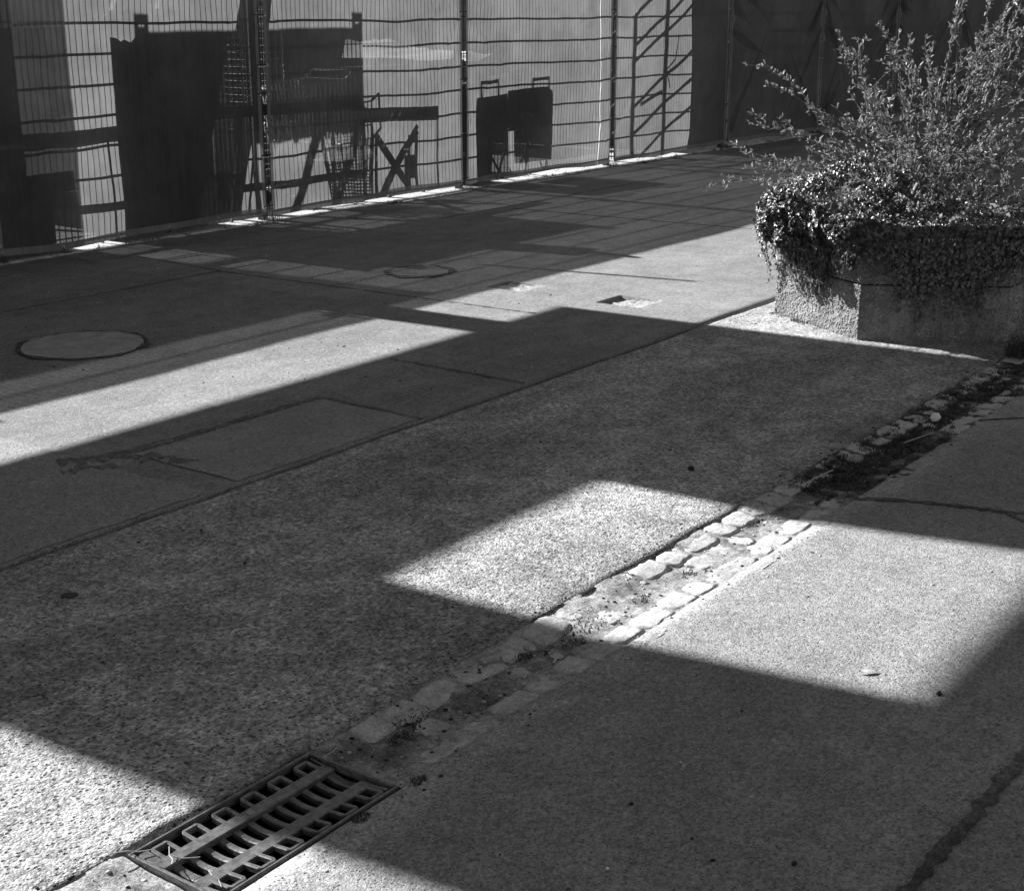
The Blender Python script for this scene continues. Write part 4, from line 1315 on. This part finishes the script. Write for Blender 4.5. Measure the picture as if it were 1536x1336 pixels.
# ------------------------------------------------------------------ grass and weeds
def tufts(spots, name, label, mat):
    V, Fc = [], []
    for (x, y, z, rad, cnt, h) in spots:
        for k in range(cnt):
            a = random.uniform(0, 6.283); rr = rad * math.sqrt(random.random())
            bx, by = x + math.cos(a) * rr, y + math.sin(a) * rr * 0.6
            a2 = random.uniform(0, 6.283); hh = h * random.uniform(0.35, 1.1)
            ln = random.uniform(0.3, 1.3) * hh
            w = random.uniform(0.0012, 0.0028)
            dx, dy = math.cos(a2), math.sin(a2)
            o = len(V)
            V += [(bx - dy * w, by + dx * w, z - 0.008), (bx + dy * w, by - dx * w, z - 0.008),
                  (bx + dx * ln * .4 + dy * w * .8, by + dy * ln * .4 - dx * w * .8, z + hh * .7), (bx + dx * ln * .4 - dy * w * .8, by + dy * ln * .4 + dx * w * .8, z + hh * .7),
                  (bx + dx * ln, by + dy * ln, z + hh)]
            Fc += [(o, o + 1, o + 2, o + 3), (o + 3, o + 2, o + 4, o + 4)]
    me = bpy.data.meshes.new(name)
    me.from_pydata(V, [], [f[:3] if f[2] == f[3] else f for f in Fc])
    me.materials.append(mat)
    o = bpy.data.objects.new(name, me); col.objects.link(o)
    tag(o, label, 'grass', kind='stuff')
sp_ = []
gm = (G0 + G1) / 2
for k in range(430):
    x = random.choice((random.gauss(4.75, 0.16), random.gauss(5.25, 0.16), random.uniform(4.5, 6.9), random.gauss(6.3, 0.3))); y = random.gauss(gm + 0.015, 0.07)
    y = min(max(y, G0 + 0.01), G1 - 0.03)
    sp_.append((x, y, float(zbed(np.array(x), np.array(y))) - 0.002, random.uniform(0.015, 0.05), 55, random.uniform(0.005, 0.018)))
for x, y in ((6.95, 2.08), (7.0, 2.0), (7.1, 1.95), (7.2, 2.05), (7.3, 2.1), (7.05, 2.12)):
    sp_.append((x, y, 0.0, 0.09, 160, 0.06))
for x, y, r in ((2.36, 2.03, .05), (2.42, 2.05, .045), (2.32, 2.0, .03), (2.18, 1.83, .02), (2.0, 1.83, .02), (3.02, 2.05, .05), (3.1, 2.0, .05), (3.0, 1.98, .04), (2.85, 2.03, .03), (3.35, 1.98, .03), (3.6, 1.97, .03), (4.1, 2.03, .03)):
    sp_.append((x, y, float(zbed(np.array(x), np.array(y))) if y > G0 else zgf(x, y), r * 1.3, 70, 0.007))
tufts(sp_, 'grass', 'low dark grass and moss growing along the stone gutter', M['grass'])
sp_ = []
for k in range(60):
    x = random.uniform(5.8, 20); sp_.append((x, 8.17 + random.uniform(-.03, .03), -0.01, random.uniform(0.02, 0.06), 22, random.uniform(0.015, 0.045)))
for i in range(-1, 5):
    sp_.append((P0X + PITCHX * i, 8.2, -0.01, 0.09, 90, 0.06))
for x in (9.5, 13.5, 14.2):
    sp_.append((x, 8.1, -0.005, 0.08, 60, 0.035))
for k in range(8):
    a = hexpt(2, PR + 0.02, 0); b2 = hexpt(3, PR + 0.02, 0); s = random.random()
    sp_.append((lerp(a[0], b2[0], s), lerp(a[1], b2[1], s), 0, 0.035, 25, 0.012))
tufts(sp_, 'weeds', 'sparse weeds and litter along the foot of the fence and planter', M['grass'])

# ------------------------------------------------------------------ small things on the ground
def stone(x, y, r, mat, label, name='stone', cat='stone', flat=0.6, seed=0, z=None):
    V = ico_v * np.array([r, r * 0.8, r * flat]) * (1 + 0.25 * (np.random.default_rng(seed).random((12, 1)) - .5))
    V = V + np.array([x, y, (zgf(x, y) if z is None else z) + r * flat * 0.75])
    o = np_mesh(name, V, ico_f, mat, None, False)
    return tag(o, label, cat)
stone(5.64, 1.99, 0.028, M['white'], 'white pebble lying in the grassy gutter', flat=0.8, seed=1, z=-0.01)
stone(3.16, 1.05, 0.010, M['tie'], 'small black stone at the corner of the sunlit pavement', seed=2)
stone(2.30, 1.01, 0.008, M['tie'], 'tiny black stone on the shaded pavement near the tar seam', seed=3)
stone(4.47, 2.45, 0.016, M['soil'], 'dark clod on the coarse lane beside the sunlit patch', 'clod', 'clod', seed=4)
stone(2.10, 1.30 + 0.0, 0.005, M['white'], 'tiny pale pebble on the shaded pavement', seed=5)
def leaf_on(x, y, L, w, rz, mat, label, name='dry_leaf', cat='leaf', lift=0.006, z=None):
    n = 9; V = []
    for i in range(n):
        s = i / (n - 1)
        ww = w * math.sin(math.pi * min(max(s, .03), .97)) ** 0.7
        for j in (-1, 0, 1):
            V.append((L * (s - .5), ww * j / 2, 0.002 + lift * (abs(j) * 0.8 + math.sin(s * 3.1) * 0.6)))
    fs = [(i * 3 + j, (i + 1) * 3 + j, (i + 1) * 3 + j + 1, i * 3 + j + 1) for i in range(n - 1) for j in (0, 1)]
    o = np_mesh(name, V, fs, mat, None, True)
    o.location = (x, y, (zgf(x, y) if z is None else z) + 0.003); o.rotation_euler = (0, 0, rz)
    return tag(o, label, cat)
leaf_on(3.19, 1.24, 0.045, 0.018, 0.75 - 1.57, M['straw'], 'dry folded leaf on the sunlit pavement near the shadow corner', lift=0.004)
leaf_on(2.44, 3.17, 0.03, 0.012, -0.4, M['straw'], 'pale scrap beside a flat dark spot on the coarse lane', 'paper_scrap', 'scrap')
leaf_on(3.62, 3.50, 0.03, 0.014, 0.2, M['straw'], 'pale scrap on the coarse lane next to the long dark joint', 'paper_scrap', 'scrap')
leaf_on(2.98, 3.37, 0.03, 0.01, 0.9, M['soil'], 'thin dark leaf on the coarse lane near the long joint', 'dark_leaf')
leaf_on(2.86, 3.05, 0.03, 0.01, 0.5, M['soil'], 'narrow curled dark leaf in the middle of the coarse lane', 'dark_leaf')
leaf_on(6.9, 4.75, 0.03, 0.015, 0.4, M['straw'], 'pale leaf on the sunlit lane between the two valve boxes')
V, fs = [], []
d = disc(2.41, 3.29, 0.022, 0.003, 0.012, 4.0, 24).build('gum_spot', M['tie'])
tag(d, 'flat black gum spot on the coarse lane', 'gum spot')
def stick(pts, r, label, mat=M['straw'], name='twig'):
    mbx = MB(); mbx.tube(pts, r, 5); o = mbx.build(name, mat); return tag(o, label, 'twig')
stick([(4.53, 2.03, 0.012), (4.60, 2.025, 0.02), (4.70, 2.01, 0.022)], 0.0022, 'long pale twig across the grassy gutter')
stick([(5.2, 1.95, 0.012), (5.38, 1.90, 0.02)], 0.002, 'thin pale stalk lying further along the grassy gutter')
k = 0
for (x, y, L, a, lab) in ((2.165, 2.085, 0.06, 2.2, 'broken pale stalk at the corner of the drain grate by the silt'), (2.155, 2.06, 0.07, 0.3, 'pale stalk lying flat over the end of the drain grate'),
                          (1.665, 2.03, 0.07, 0.9, 'bent straw caught in the sunlit end of the drain grate'), (1.68, 2.0, 0.05, 2.4, 'short straw caught in the sunlit end of the drain grate'),
                          (1.66, 1.90, 0.05, 1.3, 'curled straw on the corner of the drain grate in the sun'), (2.42, 2.0, 0.05, 0.2, 'thin straw in the dark moss past the drain grate'), (2.47, 1.98, 0.035, 0.9, 'short bright straw in the dark moss past the drain grate'), (1.63, 2.10, 0.08, -0.5, 'long straw resting on the rim of the drain grate')):
    k += 1
    pts = [(x + L * (s - .5) * math.cos(a) + 0.004 * math.sin(6 * s), y + L * (s - .5) * math.sin(a), 0.010 + 0.006 * math.sin(3 * s + k)) for s in (0, .33, .66, 1)]
    stick(pts, 0.0012, lab)

# loose grit and crumbs scattered on the paving
def grit(n, xr, yr, size, mat, name, label, bias=None):
    x = rng.uniform(xr[0], xr[1], n); y = rng.uniform(yr[0], yr[1], n)
    if bias is not None:
        y = np.clip(rng.normal(bias[0], bias[1], n), yr[0], yr[1])
    keep = ~((x > GU0 - 0.01) & (x < GU1 + 0.01) & (y > GV0 - 0.01) & (y < GV1 + 0.01))
    x, y = x[keep], y[keep]
    z = zg(x, y)
    ing = (y > G0) & (y < G1)
    z = np.where(ing, zbed(x, y), z)
    P = np.stack([x, y, z + size * 0.2], 1)
    k = len(P)
    V = ico_v[None] * (size * (0.4 + 1.2 * rng.random((k, 1, 1)) ** 2) * np.array([1, 1, .6])[None, None] * (0.7 + 0.6 * rng.random((k, 1, 3)))) + P[:, None, :]
    Fc = (ico_f[None] + (np.arange(k) * 12)[:, None, None]).reshape(-1, 3)
    o = np_mesh(name, V.reshape(-1, 3), Fc, mat, None, False)
    tag(o, label, 'grit', kind='stuff')
grit(420, (1.2, 7.0), (0.6, 7.5), 0.0042, M['sett'], 'grit', 'pale crumbs of stone scattered over the paving')
grit(300, (1.2, 7.0), (0.6, 7.5), 0.0045, M['soil'], 'crumbs', 'dark crumbs of dirt scattered over the paving')
grit(900, (1.0, 7.0), (1.70, 2.16), 0.0038, M['sett'], 'gutter_grit', 'pale grit lying in and beside the stone gutter', (1.95, 0.11))
grit(450, (1.0, 7.0), (1.70, 2.16), 0.0045, M['soil'], 'gutter_crumbs', 'dark crumbs lying in and beside the stone gutter', (2.02, 0.09))
